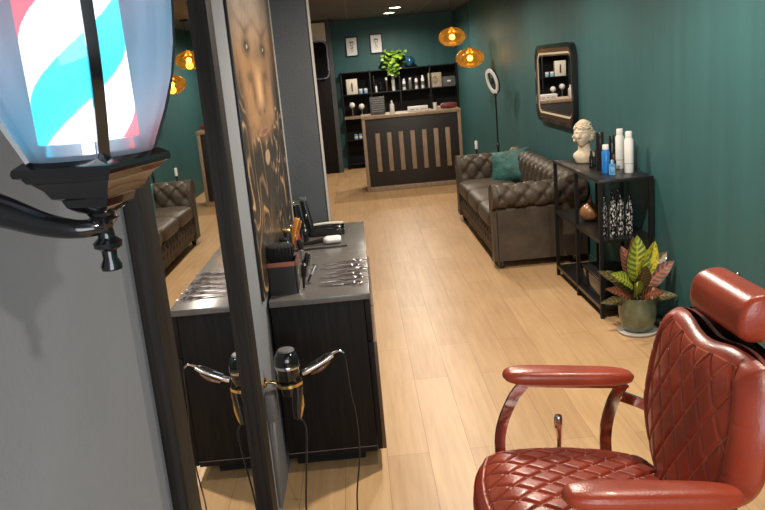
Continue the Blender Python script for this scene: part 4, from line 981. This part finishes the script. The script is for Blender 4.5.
# bust
def bust():
    t = thing('bust', 'cream plaster bust with curly hair on top of the console shelf', 'bust', (1.66, 5.70, KZ), math.radians(-35))
    b = MB()
    # shoulders and neck: lathe-like with elliptical sections, chest forward (-y is the face direction)
    prof = [(0.050, 0.042, 0.0, 0), (0.066, 0.050, 0.004, 0), (0.070, 0.053, 0.02, 0), (0.078, 0.056, 0.035, 0), (0.086, 0.058, 0.052, 0), (0.082, 0.055, 0.070, .002), (0.066, 0.052, 0.084, .004), (0.050, 0.048, 0.096, .006), (0.045, 0.047, 0.110, .004), (0.044, 0.046, 0.135, 0), (0.045, 0.046, 0.175, -.004)]
    vs = []; fs = []; n = 40
    for (rx, ry, z, dy) in prof:
        for i in range(n):
            a = 2 * PI * i / n; vs.append((rx * math.cos(a), dy + ry * math.sin(a), z))
    for j in range(len(prof) - 1):
        for i in range(n): k = (i + 1) % n; fs.append((j * n + i, j * n + k, (j + 1) * n + k, (j + 1) * n + i))
    fs.append(tuple(range(n))[::-1]); fs.append(tuple((len(prof) - 1) * n + i for i in range(n))); b.add(vs, fs)
    # head
    def hf(u, v):
        a = u * 2 * PI; ph = (v - .5) * PI * .998
        d = Vector((math.cos(a) * math.cos(ph), math.sin(a) * math.cos(ph), math.sin(ph)))
        rx, ry, rz = 0.052, 0.064, 0.075
        p = Vector((d.x * rx, d.y * ry, d.z * rz))
        if d.z < 0: p.x *= 1 - 0.30 * abs(d.z) ; 
        fr = max(0, -d.y)   # face faces -y
        g = lambda x, z, sx, sz: math.exp(-((p.x - x) / sx) ** 2 - ((p.z - z) / sz) ** 2) * (fr ** .5 if fr > 0 else 0)
        if fr > 0:
            p.y -= 0.017 * g(0, -.008, .007, .010) + 0.009 * g(0, .006, .006, .014)      # nose
            p.y += 0.007 * g(-.019, .009, .010, .007) + 0.007 * g(.019, .009, .010, .007) # eye sockets
            p.y -= 0.0035 * g(-.019, .008, .006, .004) + 0.0035 * g(.019, .008, .006, .004)
            p.y -= 0.005 * g(0, .022, .034, .006)                                     # brow
            p.y -= 0.006 * g(0, -.032, .013, .004) + 0.006 * g(0, -.040, .011, .004)     # lips
            p.y += 0.004 * g(0, -.036, .015, .002)
            p.y -= 0.010 * g(0, -.058, .014, .012)                                    # chin
            p.y -= 0.004 * g(-.028, -.012, .012, .014) + 0.004 * g(.028, -.012, .012, .014)
        return p * 1.28 + Vector((0, -.012, 0.215))
    b.grid(72, 60, hf, wrapu=True)
    b.build('head_and_shoulders', 'plaster', t, angle=70)
    b = MB(); r = random.Random(4)
    for i in range(150):      # curls
        a = r.uniform(0, 2 * PI); ph = r.uniform(-.45, 1.5)
        d = Vector((math.cos(a) * math.cos(ph), math.sin(a) * math.cos(ph), math.sin(ph)))
        if d.y < -.25 and d.z < .50: continue
        p = Vector((d.x * .055, d.y * .067, d.z * .078)) + Vector((0, -.008, .238))
        p = (p - Vector((0, 0, .238))) * 1.28 + Vector((0, 0, .215)); R = r.uniform(.010, .016); tx = d.cross(Vector((r.uniform(-1, 1), r.uniform(-1, 1), r.uniform(-1, 1)))).normalized(); ty = d.cross(tx)
        pts = [p + (tx * math.cos(q * .95) + ty * math.sin(q * .95)) * R * (1 - q / 11) + d * .0012 * q for q in range(9)]
        b.tube(pts, [.0055] * 8 + [.002], n=6)
    def hairf(u, v):
        a = u * 2 * PI; ph = -.45 + v * (PI / 2 + .44)
        d = Vector((math.cos(a) * math.cos(ph), math.sin(a) * math.cos(ph), math.sin(ph)))
        s_ = 1.0 if not (d.y < -.22 and d.z < .50) else 0.90
        return Vector((d.x * .056 * s_, d.y * .068 * s_, d.z * .080)) * 1.28 + Vector((0, -.009, .215))
    b.grid(48, 24, hairf, wrapu=True)
    b.build('hair', 'plaster', t, angle=70)
    for s_ in (1, -1):
        MB().tube([(s_ * .064, -.008, .196), (s_ * .072, .002, .208), (s_ * .072, .002, .226), (s_ * .064, -.008, .226)], .005, n=6, sub=3).build('ear', 'plaster', t)
    t.scale = (0.98, 0.98, 0.98)
bust()
def can(name, label, x, y, r, h, m, capm, hc, z=KZ, neck=.8, group=None):
    t = thing(name, label, 'spray can' if 'can' in name else 'bottle', (x, y, z + .0005), 0, group)
    MB().lathe([(r * .95, 0), (r, .003), (r, h - hc - .016), (r * neck, h - hc - .002), (r * neck, h - hc)], n=28).build('body', m, t)
    MB().lathe([(r * neck * 1.0, h - hc), (r * neck * 1.03, h - hc + .002), (r * neck * 1.0, h - .006), (r * neck * .85, h), (0, h)], n=28).build('cap', capm, t)
    return t
tt = can('spray_can', 'tall matte black can on the console between bust and blue can', 1.645, 5.27, .028, .262, 'black_plastic', 'black_plastic', .04, neck=.96)
tt = can('spray_can', 'bright blue can with a white cap on the console', 1.638, 5.13, .027, .190, 'blue', 'white_plastic', .032, neck=.78)
t = thing('glass_bottle', 'small blue and clear square bottle in front of the bright blue can', 'bottle', (1.648, 5.03, KZ + .0005))
MB().prism(rrect(.040, .030, .008), 0, .072, 'z').build('bottle', 'blue_liquid', t)
MB().lathe([(.010, .072), (.010, .095), (.008, .098), (0, .098)], n=16).build('cap', 'pale_blue', t)
MB().box((0, -.0155, .036), (.026, .002, .03), .0005).build('label_panel', 'pale_blue', t)
for x, y, h, lb in ((1.622, 5.40, .125, 'small black bottle just right of the bust, nearest the shelf edge'), (1.665, 5.43, .115, 'small black bottle just right of the bust, nearer the wall')):
    can('cosmetic_bottle', lb, x, y, .016, h, 'black_gloss', 'black_plastic', .03, neck=.55)
can('spray_can', 'black can with a round top standing behind the blue can', 1.745, 5.33, .023, .225, 'black_gloss', 'black_plastic', .05, neck=.85)
can('cosmetic_bottle', 'short dark bottle with brown cap between the blue can and the white cans', 1.700, 5.16, .018, .115, 'black_gloss', 'bronze', .03, neck=.6)
for x, y, lb in ((1.782, 5.27, 'tall white spray can on the console, left one of two'), (1.770, 5.06, 'tall white spray can on the console, right one of two')):
    tt = can('spray_can', lb, x, y, .030, .272, 'white_plastic', 'white_plastic', .04, neck=.74, group='white spray cans on the console')
    MB().lathe([(.0304, .06), (.0304, .063)], n=28, caps=False).build('label_line', 'greyp', tt)
# gourd vase on the middle shelf
t = thing('gourd_vase', 'round brown gourd vase with dark stem on the middle shelf', 'vase', (1.635, 5.50, .5345))
MB().lathe([(.03, 0), (.055, .01), (.075, .04), (.078, .065), (.068, .092), (.045, .112), (.025, .124), (.015, .138), (.013, .150)], n=32).build('body', 'gourd', t)
MB().tube([(0, 0, .148), (.002, 0, .170), (.009, 0, .188)], [.012, .008, .006], n=10, sub=4).build('stem', 'bronze', t)
# patterned bottles
def pat(seed):
    r = random.Random(seed); k1 = r.uniform(0, 50)
    def f(u, v):
        n = noise.noise(Vector((math.cos(u * 6.283) * 3.2 + k1, math.sin(u * 6.283) * 3.2, v * 13)))
        n2 = math.sin(v * 60 + 5 * n)
        on = (n > .24) or (n2 > .95 and n > 0)
        return (.62, .60, .56) if on else (.008, .008, .009)
    return f
pts_ = [(1.560, 4.945), (1.615, 4.93), (1.585, 5.03), (1.645, 5.01), (1.605, 5.12), (1.665, 5.10), (1.67, 4.95), (1.705, 5.04), (1.72, 5.14), (1.735, 4.965)]
nm = ['patterned bottle at the near left corner of the middle shelf', 'patterned bottle in front, second from the left on the middle shelf', 'patterned bottle in the second rank, leftmost on the middle shelf', 'patterned bottle in the second rank, centre of the middle shelf',
      'patterned bottle in the rear rank, leftmost on the middle shelf', 'patterned bottle in the rear rank, middle one on the middle shelf', 'patterned bottle in front, third from the left on the middle shelf', 'patterned bottle in the second rank, rightmost on the middle shelf', 'patterned bottle in the rear rank, rightmost on the middle shelf', 'patterned bottle in front, rightmost on the middle shelf']
for i, ((x, y), lb) in enumerate(zip(pts_, nm)):
    t = thing('patterned_bottle', 'black and white ' + lb, 'bottle', (x, y, .5345), 0, 'black and white patterned bottles')
    h = .225 + .03 * rnd.random(); R = .022
    def pf_(u, v, R=R, h=h):
        z = v * h; r = R if v < .78 else R * (1 - .5 * ((v - .78) / .22)); return (r * math.cos(u * 2 * PI), r * math.sin(u * 2 * PI), z)
    MB().grid(36, 50, pf_, colf=pat(i + 3), wrapu=True).build('bottle', 'pattern', t)
    MB().lathe([(.0125, h - .002), (.0125, h + .03), (.010, h + .034), (0, h + .034)], n=16).build('cap', 'black_gloss', t)
t = thing('storage_box', 'low dark glossy box on the bottom shelf of the console', 'box', (1.67, 5.2, .0845))
MB().box((0, 0, .07), (.26, .40, .138), .01, 3).build('box', 'black_gloss', t); MB().box((0, 0, .147), (.265, .405, .014), .004).build('lid', 'black_plastic', t)

# ------------------------------------------------------------------ croton in green pot
t = thing('potted_croton', 'croton with yellow, green and red leaves in a green glazed pot', 'plant', (1.638, 4.56, 0.018))
MB().lathe([(.075, 0), (.088, .01), (.108, .06), (.116, .12), (.115, .17), (.108, .205), (.112, .215), (.110, .222), (.102, .220), (.098, .20), (.095, .185), (0, .185)], n=40).build('pot', 'green_glaze', t)
MB().lathe([(.096, .186), (.05, .193), (0, .196)], n=24, caps=False).build('soil', 'soil', t)
b = MB(); 
b.tube([(0, 0, .18), (.005, 0, .28), (.0, 0, .40)], [.009, .007, .005], n=8, sub=4); b.build('stem', 'stem', t)
def leaf(az, z0, ln, w, elev, droop, kind, seed):
    r = random.Random(seed); b = MB()
    dx, dy = math.cos(az), math.sin(az); sx_, sy_ = -dy, dx
    def f(u, v):
        s = (u - .5) * 2; wv = w * (math.sin(min(1, v * 1.02) ** .75 * PI) ** .75 if 0 < v < .98 else 0.0) + .0015
        a = elev - droop * v
        # integrate arc
        L_ = ln * v; av = elev - droop * v * .5
        h = .02 + L_ * math.cos(av); z = z0 + L_ * math.sin(av)
        z += abs(s) * wv * .30 + .0015 * math.sin(v * 22) * abs(s)
        nx = -math.sin(av) * abs(s) * wv * .25
        wv *= 1.15
        D = Vector((dx * math.cos(av), dy * math.cos(av), math.sin(av)))
        lat = D.cross(Vector((.15, -.78, .60))).normalized(); base_ = Vector((sx_, sy_, 0))
        if lat.dot(base_) < 0: lat = -lat
        lat = (lat * .75 + base_ * .25).normalized(); nr = lat.cross(D)
        q_ = Vector((dx * h, dy * h, z0 + L_ * math.sin(av))) + lat * (s * wv) - nr * (abs(s) * wv * .25 * (1 if nr.y > 0 else -1)) 
        return (q_.x, q_.y, q_.z + .0015 * math.sin(v * 22) * abs(s))
    pal = {'yellow': ((.75, .60, .04), (.16, .24, .03)), 'green': ((.09, .16, .025), (.50, .50, .05)), 'red': ((.065, .038, .022), (.34, .095, .045)), 'dark': ((.035, .045, .018), (.20, .12, .035))}[kind]
    def cf(u, v):
        s = abs(u - .5) * 2
        vein = s < .07 or (abs(((v * 9 - s * 1.3) % 1) - .5) < .17 and .04 < v < .97)
        if kind == 'yellow': vein = (noise.noise(Vector((u * 9, v * 12, seed))) > .22) or s < .04
        return pal[1] if vein else pal[0]
    b.grid(13, 46, f, colf=cf); return b
LV = [(-1.9, .33, .30, .062, 1.50, -.10, 'green'), (-.35, .35, .25, .052, 1.15, -.15, 'yellow'), (-2.8, .32, .30, .036, 1.42, -.25, 'red'), (3.05, .26, .27, .042, .72, .25, 'dark'), (-2.9, .29, .20, .046, .85, .5, 'green'),
      (-.15, .27, .27, .050, .82, .20, 'red'), (.25, .29, .28, .050, .92, .25, 'dark'), (-2.75, .21, .26, .036, .62, .30, 'red'), (3.2, .19, .22, .032, .35, .5, 'dark'), (-2.0, .24, .20, .046, .95, .5, 'green'),
      (-1.1, .22, .20, .044, .70, .6, 'red'), (-.3, .20, .22, .038, .45, .6, 'dark'), (.9, .27, .24, .046, .95, .3, 'green'), (1.8, .30, .27, .050, 1.1, .3, 'red'), (2.3, .24, .24, .044, .8, .5, 'dark'), (-1.5, .27, .22, .050, 1.2, .3, 'dark'), (1.2, .34, .24, .048, 1.4, .1, 'green')]
for i, (az, z0, ln, w, el, dr, kd) in enumerate(LV):
    leaf(az, z0 - .018, ln, w, el, dr, kd, i).build('leaf', 'foliage', t, angle=80, label={'yellow': 'bright yellow leaf'}.get(kd))
t = thing('plant_saucer', 'round pale saucer under the green pot on the wooden floor', 'saucer', (1.638, 4.56, 0))
MB().lathe([(.085, 0), (.115, .004), (.122, .016), (.119, .018), (.108, .0165), (0, .0165)], n=40).build('dish', 'saucer', t)
t = thing('power_adapter', 'black power adapter with white plug on the floor behind the green pot', 'adapter', (1.80, 4.62, 0))
MB().box((0, 0, .03), (.06, .12, .058), .012, 3).build('adapter_body', 'black_plastic', t)
MB().box((-.01, -.075, .035), (.03, .03, .035), .006, 3).build('plug', 'white_plastic', t, label='white plug')
MB().tube([(0, .06, .03), (.01, .12, .008), (-.02, .17, .006), (.03, .195, .03), (.055, .19, .2), (.058, .18, .35)], .004, n=6, sub=6).build('cable', 'black_plastic', t)

# ------------------------------------------------------------------ barber chair
def chair():
    O = Vector((0.515, 1.73, 0.0)); t = thing('barber_chair', 'red quilted leather barber chair with chrome arm brackets', 'chair', tuple(O))
    TA = math.radians(6.5); PV = Vector((0, 0, 0.60))
    def T(p):   # recline: front (-x) rises
        x, y, z = p; z -= PV.z; c, s = math.cos(TA), math.sin(TA)
        return (x * c + z * s, y, -x * s + z * c + PV.z)
    def quilt_depth(a, b_):
        p = (a + b_); q = (a - b_)
        d = min(abs(p - round(p)), abs(q - round(q)))
        return d
    # ---- seat pad: rounded outline, domed top
    hx, hy, H = 0.275, 0.262, 0.115
    def prof(m, p=4.0): return max(0.0, 1 - m ** p) ** .5
    def remap(t_): t_ = (t_ - .5) * 2; return t_ * (1.35 - .35 * abs(t_) ** 1.0) if False else math.sin(t_ * PI / 2) * .6 + t_ * .4
    def seatp(u, v, top):
        a, c = remap(u), remap(v)
        m = max(abs(a), abs(c))
        x = hx * a * math.sqrt(1 - .34 * c * c) ; y = hy * c * math.sqrt(1 - .34 * a * a)
        if x > 0: y *= 1 - .22 * (x / hx) ** 3
        pr = prof(m, 5.0)
        z = 0.632 + (H / 2 * pr + .010 * (1 - a * a) * (1 - c * c) if top else -H / 2 * pr)
        inn = top and m < .90
        if top:
            z -= 0.030 * max(0, (-x / hx - .55) / .45) ** 2
            if inn:
                k = quilt_depth(x / .092, y / .062); z -= .0075 * math.exp(-(k / .075) ** 2)
            z -= .005 * math.exp(-((m - .90) / .012) ** 2)
        return T((x - .037, y, z)), (x / .092, y / .062), (1.0 if inn else 0.0, .8 if top and abs(m - .90) < .008 else 0, 0)
    b = MB()
    b.grid(200, 200, lambda u, v: seatp(u, v, 1)[0], uvf=lambda u, v: seatp(u, v, 1)[1], colf=lambda u, v: seatp(u, v, 1)[2])
    b.grid(60, 60, lambda u, v: seatp(u, v, 0)[0], uvf=lambda u, v: (0, 0), colf=lambda u, v: (0, 0, 0))
    b.build('seat', 'quilt', t, angle=80)
    # ---- backrest, face towards -x
    ZB, ZT, HW = .58, 1.09, .280
    def outline(h):   # half width against height
        if h < .50: return .06 + .94 * math.sin(max(0, (h - .05) / .45) * PI / 2) ** .95
        return 1 - .10 * ((h - .55) / .45) ** 2
    def backp(u, v, front):
        a, c = remap(u), remap(v)
        m = max(abs(a), abs(c))
        h = .5 + .5 * c * math.sqrt(1 - .22 * a * a) 
        w = HW * outline(h) * math.sqrt(1 - .26 * abs(c) ** 3)
        y = w * a; z = ZB + (ZT - ZB) * h
        pr = prof(m, 5.0)
        x = -(.050 * pr + .022 * (1 - a * a)) if front else .045 * pr
        inn = front and abs(a) < .76 and abs(c) < .90
        if front:
            if inn:
                k = quilt_depth(y / .078, z / .118); x += .0060 * math.exp(-(k / .07) ** 2)
            elif abs(a) >= .76:
                x -= .012 * math.sin(min(1, (abs(a) - .76) / .24) * PI) * (1 - c ** 6)
                kk = abs((z / .118) % 1 - .5); x += .0025 * math.exp(-((.5 - kk) / .05) ** 2) * (1 - a ** 8)
            x += .006 * math.exp(-((abs(a) - .76) / .014) ** 2) * (1 if abs(c) < .92 else 0)
        z -= .035 * math.exp(-(y / .11) ** 2) * max(0, (h - .8) / .2)
        lean = .222 + math.tan(math.radians(9.5)) * (z - ZB)
        sm = (abs(abs(a) - .76) < .008 and abs(c) < .9) or (abs(abs(c) - .9) < .008 and abs(a) < .76)
        return (lean + x, y, z), (y / .078, z / .118), (1.0 if inn else 0, .7 if front and sm else 0, 0)
    b = MB(); b.grid(220, 220, lambda u, v: backp(u, v, 1)[0], uvf=lambda u, v: backp(u, v, 1)[1], colf=lambda u, v: backp(u, v, 1)[2])
    b.grid(60, 60, lambda u, v: backp(u, v, 0)[0], uvf=lambda u, v: (0, 0), colf=lambda u, v: (0, 0, 0))
    b.build('backrest', 'quilt', t, angle=80)
    def width(h): return HW * outline(h) * .92
    # ---- head rest: rounded D cylinder along y
    b = MB()
    def head(u, v):
        a = u * 2 * PI; y = (v - .5) * 2; e = math.sqrt(max(0, 1 - max(0, (abs(y) - .88) / .12) ** 2)) if abs(y) < 1 else 0
        rr = .72 + .28 * e
        cx_ = sp(math.cos(a), .8); cz_ = sp(math.sin(a), .8)
        x = .054 * cx_ * rr; z = .055 * cz_ * rr
        if x > .030: x = .030 + (x - .030) * .3
        return (.340 + x + z * .12, y * .136, 1.135 + z)
    b.grid(48, 40, head, wrapu=True); n = len(b.v); b.f.append(tuple(range(48))[::-1]); b.f.append(tuple(n - 48 + i for i in range(48)))
    b.build('head_rest', 'red_leather', t, angle=50)
    for sy in (-1, 1):
        MB().tube([(.385, sy * .07, 1.16), (.405, sy * .07, 1.12), (.385, sy * .07, 1.02), (.365, sy * .07, .95)], .008, n=10, sub=4).build('head_rest_post', 'chrome', t)
        MB().lathe([(.010, 0), (.012, .004), (.012, .012), (.006, .016), (0, .016)], c=(.388, sy * .105, 1.165), n=16, rot=(0, PI / 2, 0)).build('screw_knob', 'chrome', t)
    # back shell
    b = MB()
    def shell(u, v):
        y = (u - .5) * 2; h = .04 + v * .9; w = width(h) * .93
        lean = .222 + math.tan(math.radians(9.5)) * (ZT - ZB) * h
        return (lean + .046 - .02 * y * y, y * w, ZB + (ZT - ZB) * h)
    b.grid(24, 24, shell)
    b.grid(24, 24, lambda u, v: tuple(Vector(shell(u, v)) + Vector((.012, 0, 0)))).build('back_shell', 'black_gloss', t)
    # ---- arms
    for sy in (1, -1):
        yc = sy * .322
        b = MB(); Lh = .188
        def pad(u, v):
            a = u * 2 * PI; s = (v - .5) * 2
            e = (max(0, 1 - abs(s) ** 5)) ** .5
            wv = .040 * (.25 + .75 * e) * (1.05 - .12 * s); hv = .024 * (.25 + .75 * e)
            return T((-.008 + s * Lh, yc + wv * sp(math.cos(a), .75), .850 + hv * sp(math.sin(a), .75)))
        b.grid(40, 44, pad, wrapu=True); n = len(b.v); b.f.append(tuple(range(40))[::-1]); b.f.append(tuple(n - 40 + i for i in range(40)))
        b.build('armrest', 'red_leather', t, angle=60)
        b = MB().tube([T((-.155, yc, .824)), T((.0, yc, .823)), T((.165, yc, .824))], 1.0, n=4, flat=(.004, .016, (0, 0, 1))); b.build('armrest_rail', 'chrome', t)
        b = MB().tube([T(p) for p in [(-.135, yc, .822), (-.160, yc, .785), (-.183, yc, .72), (-.192, yc, .66), (-.190, yc - sy * .015, .60)]], 1.0, n=4, sub=6, flat=(.015, .005, (.98, 0, -.2))); b.build('front_bracket', 'chrome', t)
        b = MB().tube([T(p) for p in [(.150, yc, .822), (.130, yc, .775), (.118, yc, .71), (.118, yc, .65), (.122, yc - sy * .015, .60)]], 1.0, n=4, sub=6, flat=(.017, .005, (.98, 0, -.2))); b.build('rear_bracket', 'chrome', t)
        b = MB().tube([T((.150, yc, .79)), T((.20, yc - sy * .01, .775)), T((.240, yc - sy * .035, .765)), T((.27, yc - sy * .055, .765))], 1.0, n=4, sub=5, flat=(.015, .005, (0, 0, 1))); b.build('hinge_bar', 'chrome', t)
        MB().lathe([(.014, -.006), (.016, 0), (.014, .006), (0, .008)], c=T((.150, yc + sy * .002, .79)), n=18, rot=(PI / 2, 0, 0)).build('hinge_knob', 'chrome', t)
        MB().lathe([(.010, -.02), (.013, 0), (.010, .02), (0, .022)], c=(.335, sy * .262, .80), n=18, rot=(PI / 2, 0, 0)).build('side_knob', 'chrome', t)
    # lever beside the far side of the seat
    MB().tube([(-.022, .300, .56), (-.017, .300, .66), (-.018, .300, .70)], [.006, .007, .011], n=12, sub=4).lathe([(.011, .0), (.012, .006), (.012, .034), (.010, .040), (0, .041)], c=(-.0182, .300, .70), n=16).build('recline_lever', 'chrome', t)
    MB().box((0, 0, .545), (.44, .44, .04), .01).build('seat_frame', 'black_metal', t)
    MB().lathe([(.20, 0), (.30, .004), (.295, .02), (.12, .045), (.07, .06), (.065, .25), (.05, .26), (.05, .524), (0, .524)], n=48).build('hydraulic_base', 'chrome', t)
    MB().tube([(-.20, .15, .50), (-.34, .15, .30), (-.40, .15, .16)], .012, n=8, sub=3).tube([(-.20, -.15, .50), (-.34, -.15, .30), (-.40, -.15, .16)], .012, n=8, sub=3).box((-.42, 0, .155), (.14, .36, .03), .01, 2, (0, .3, 0)).build('footrest', 'chrome', t)
chair()
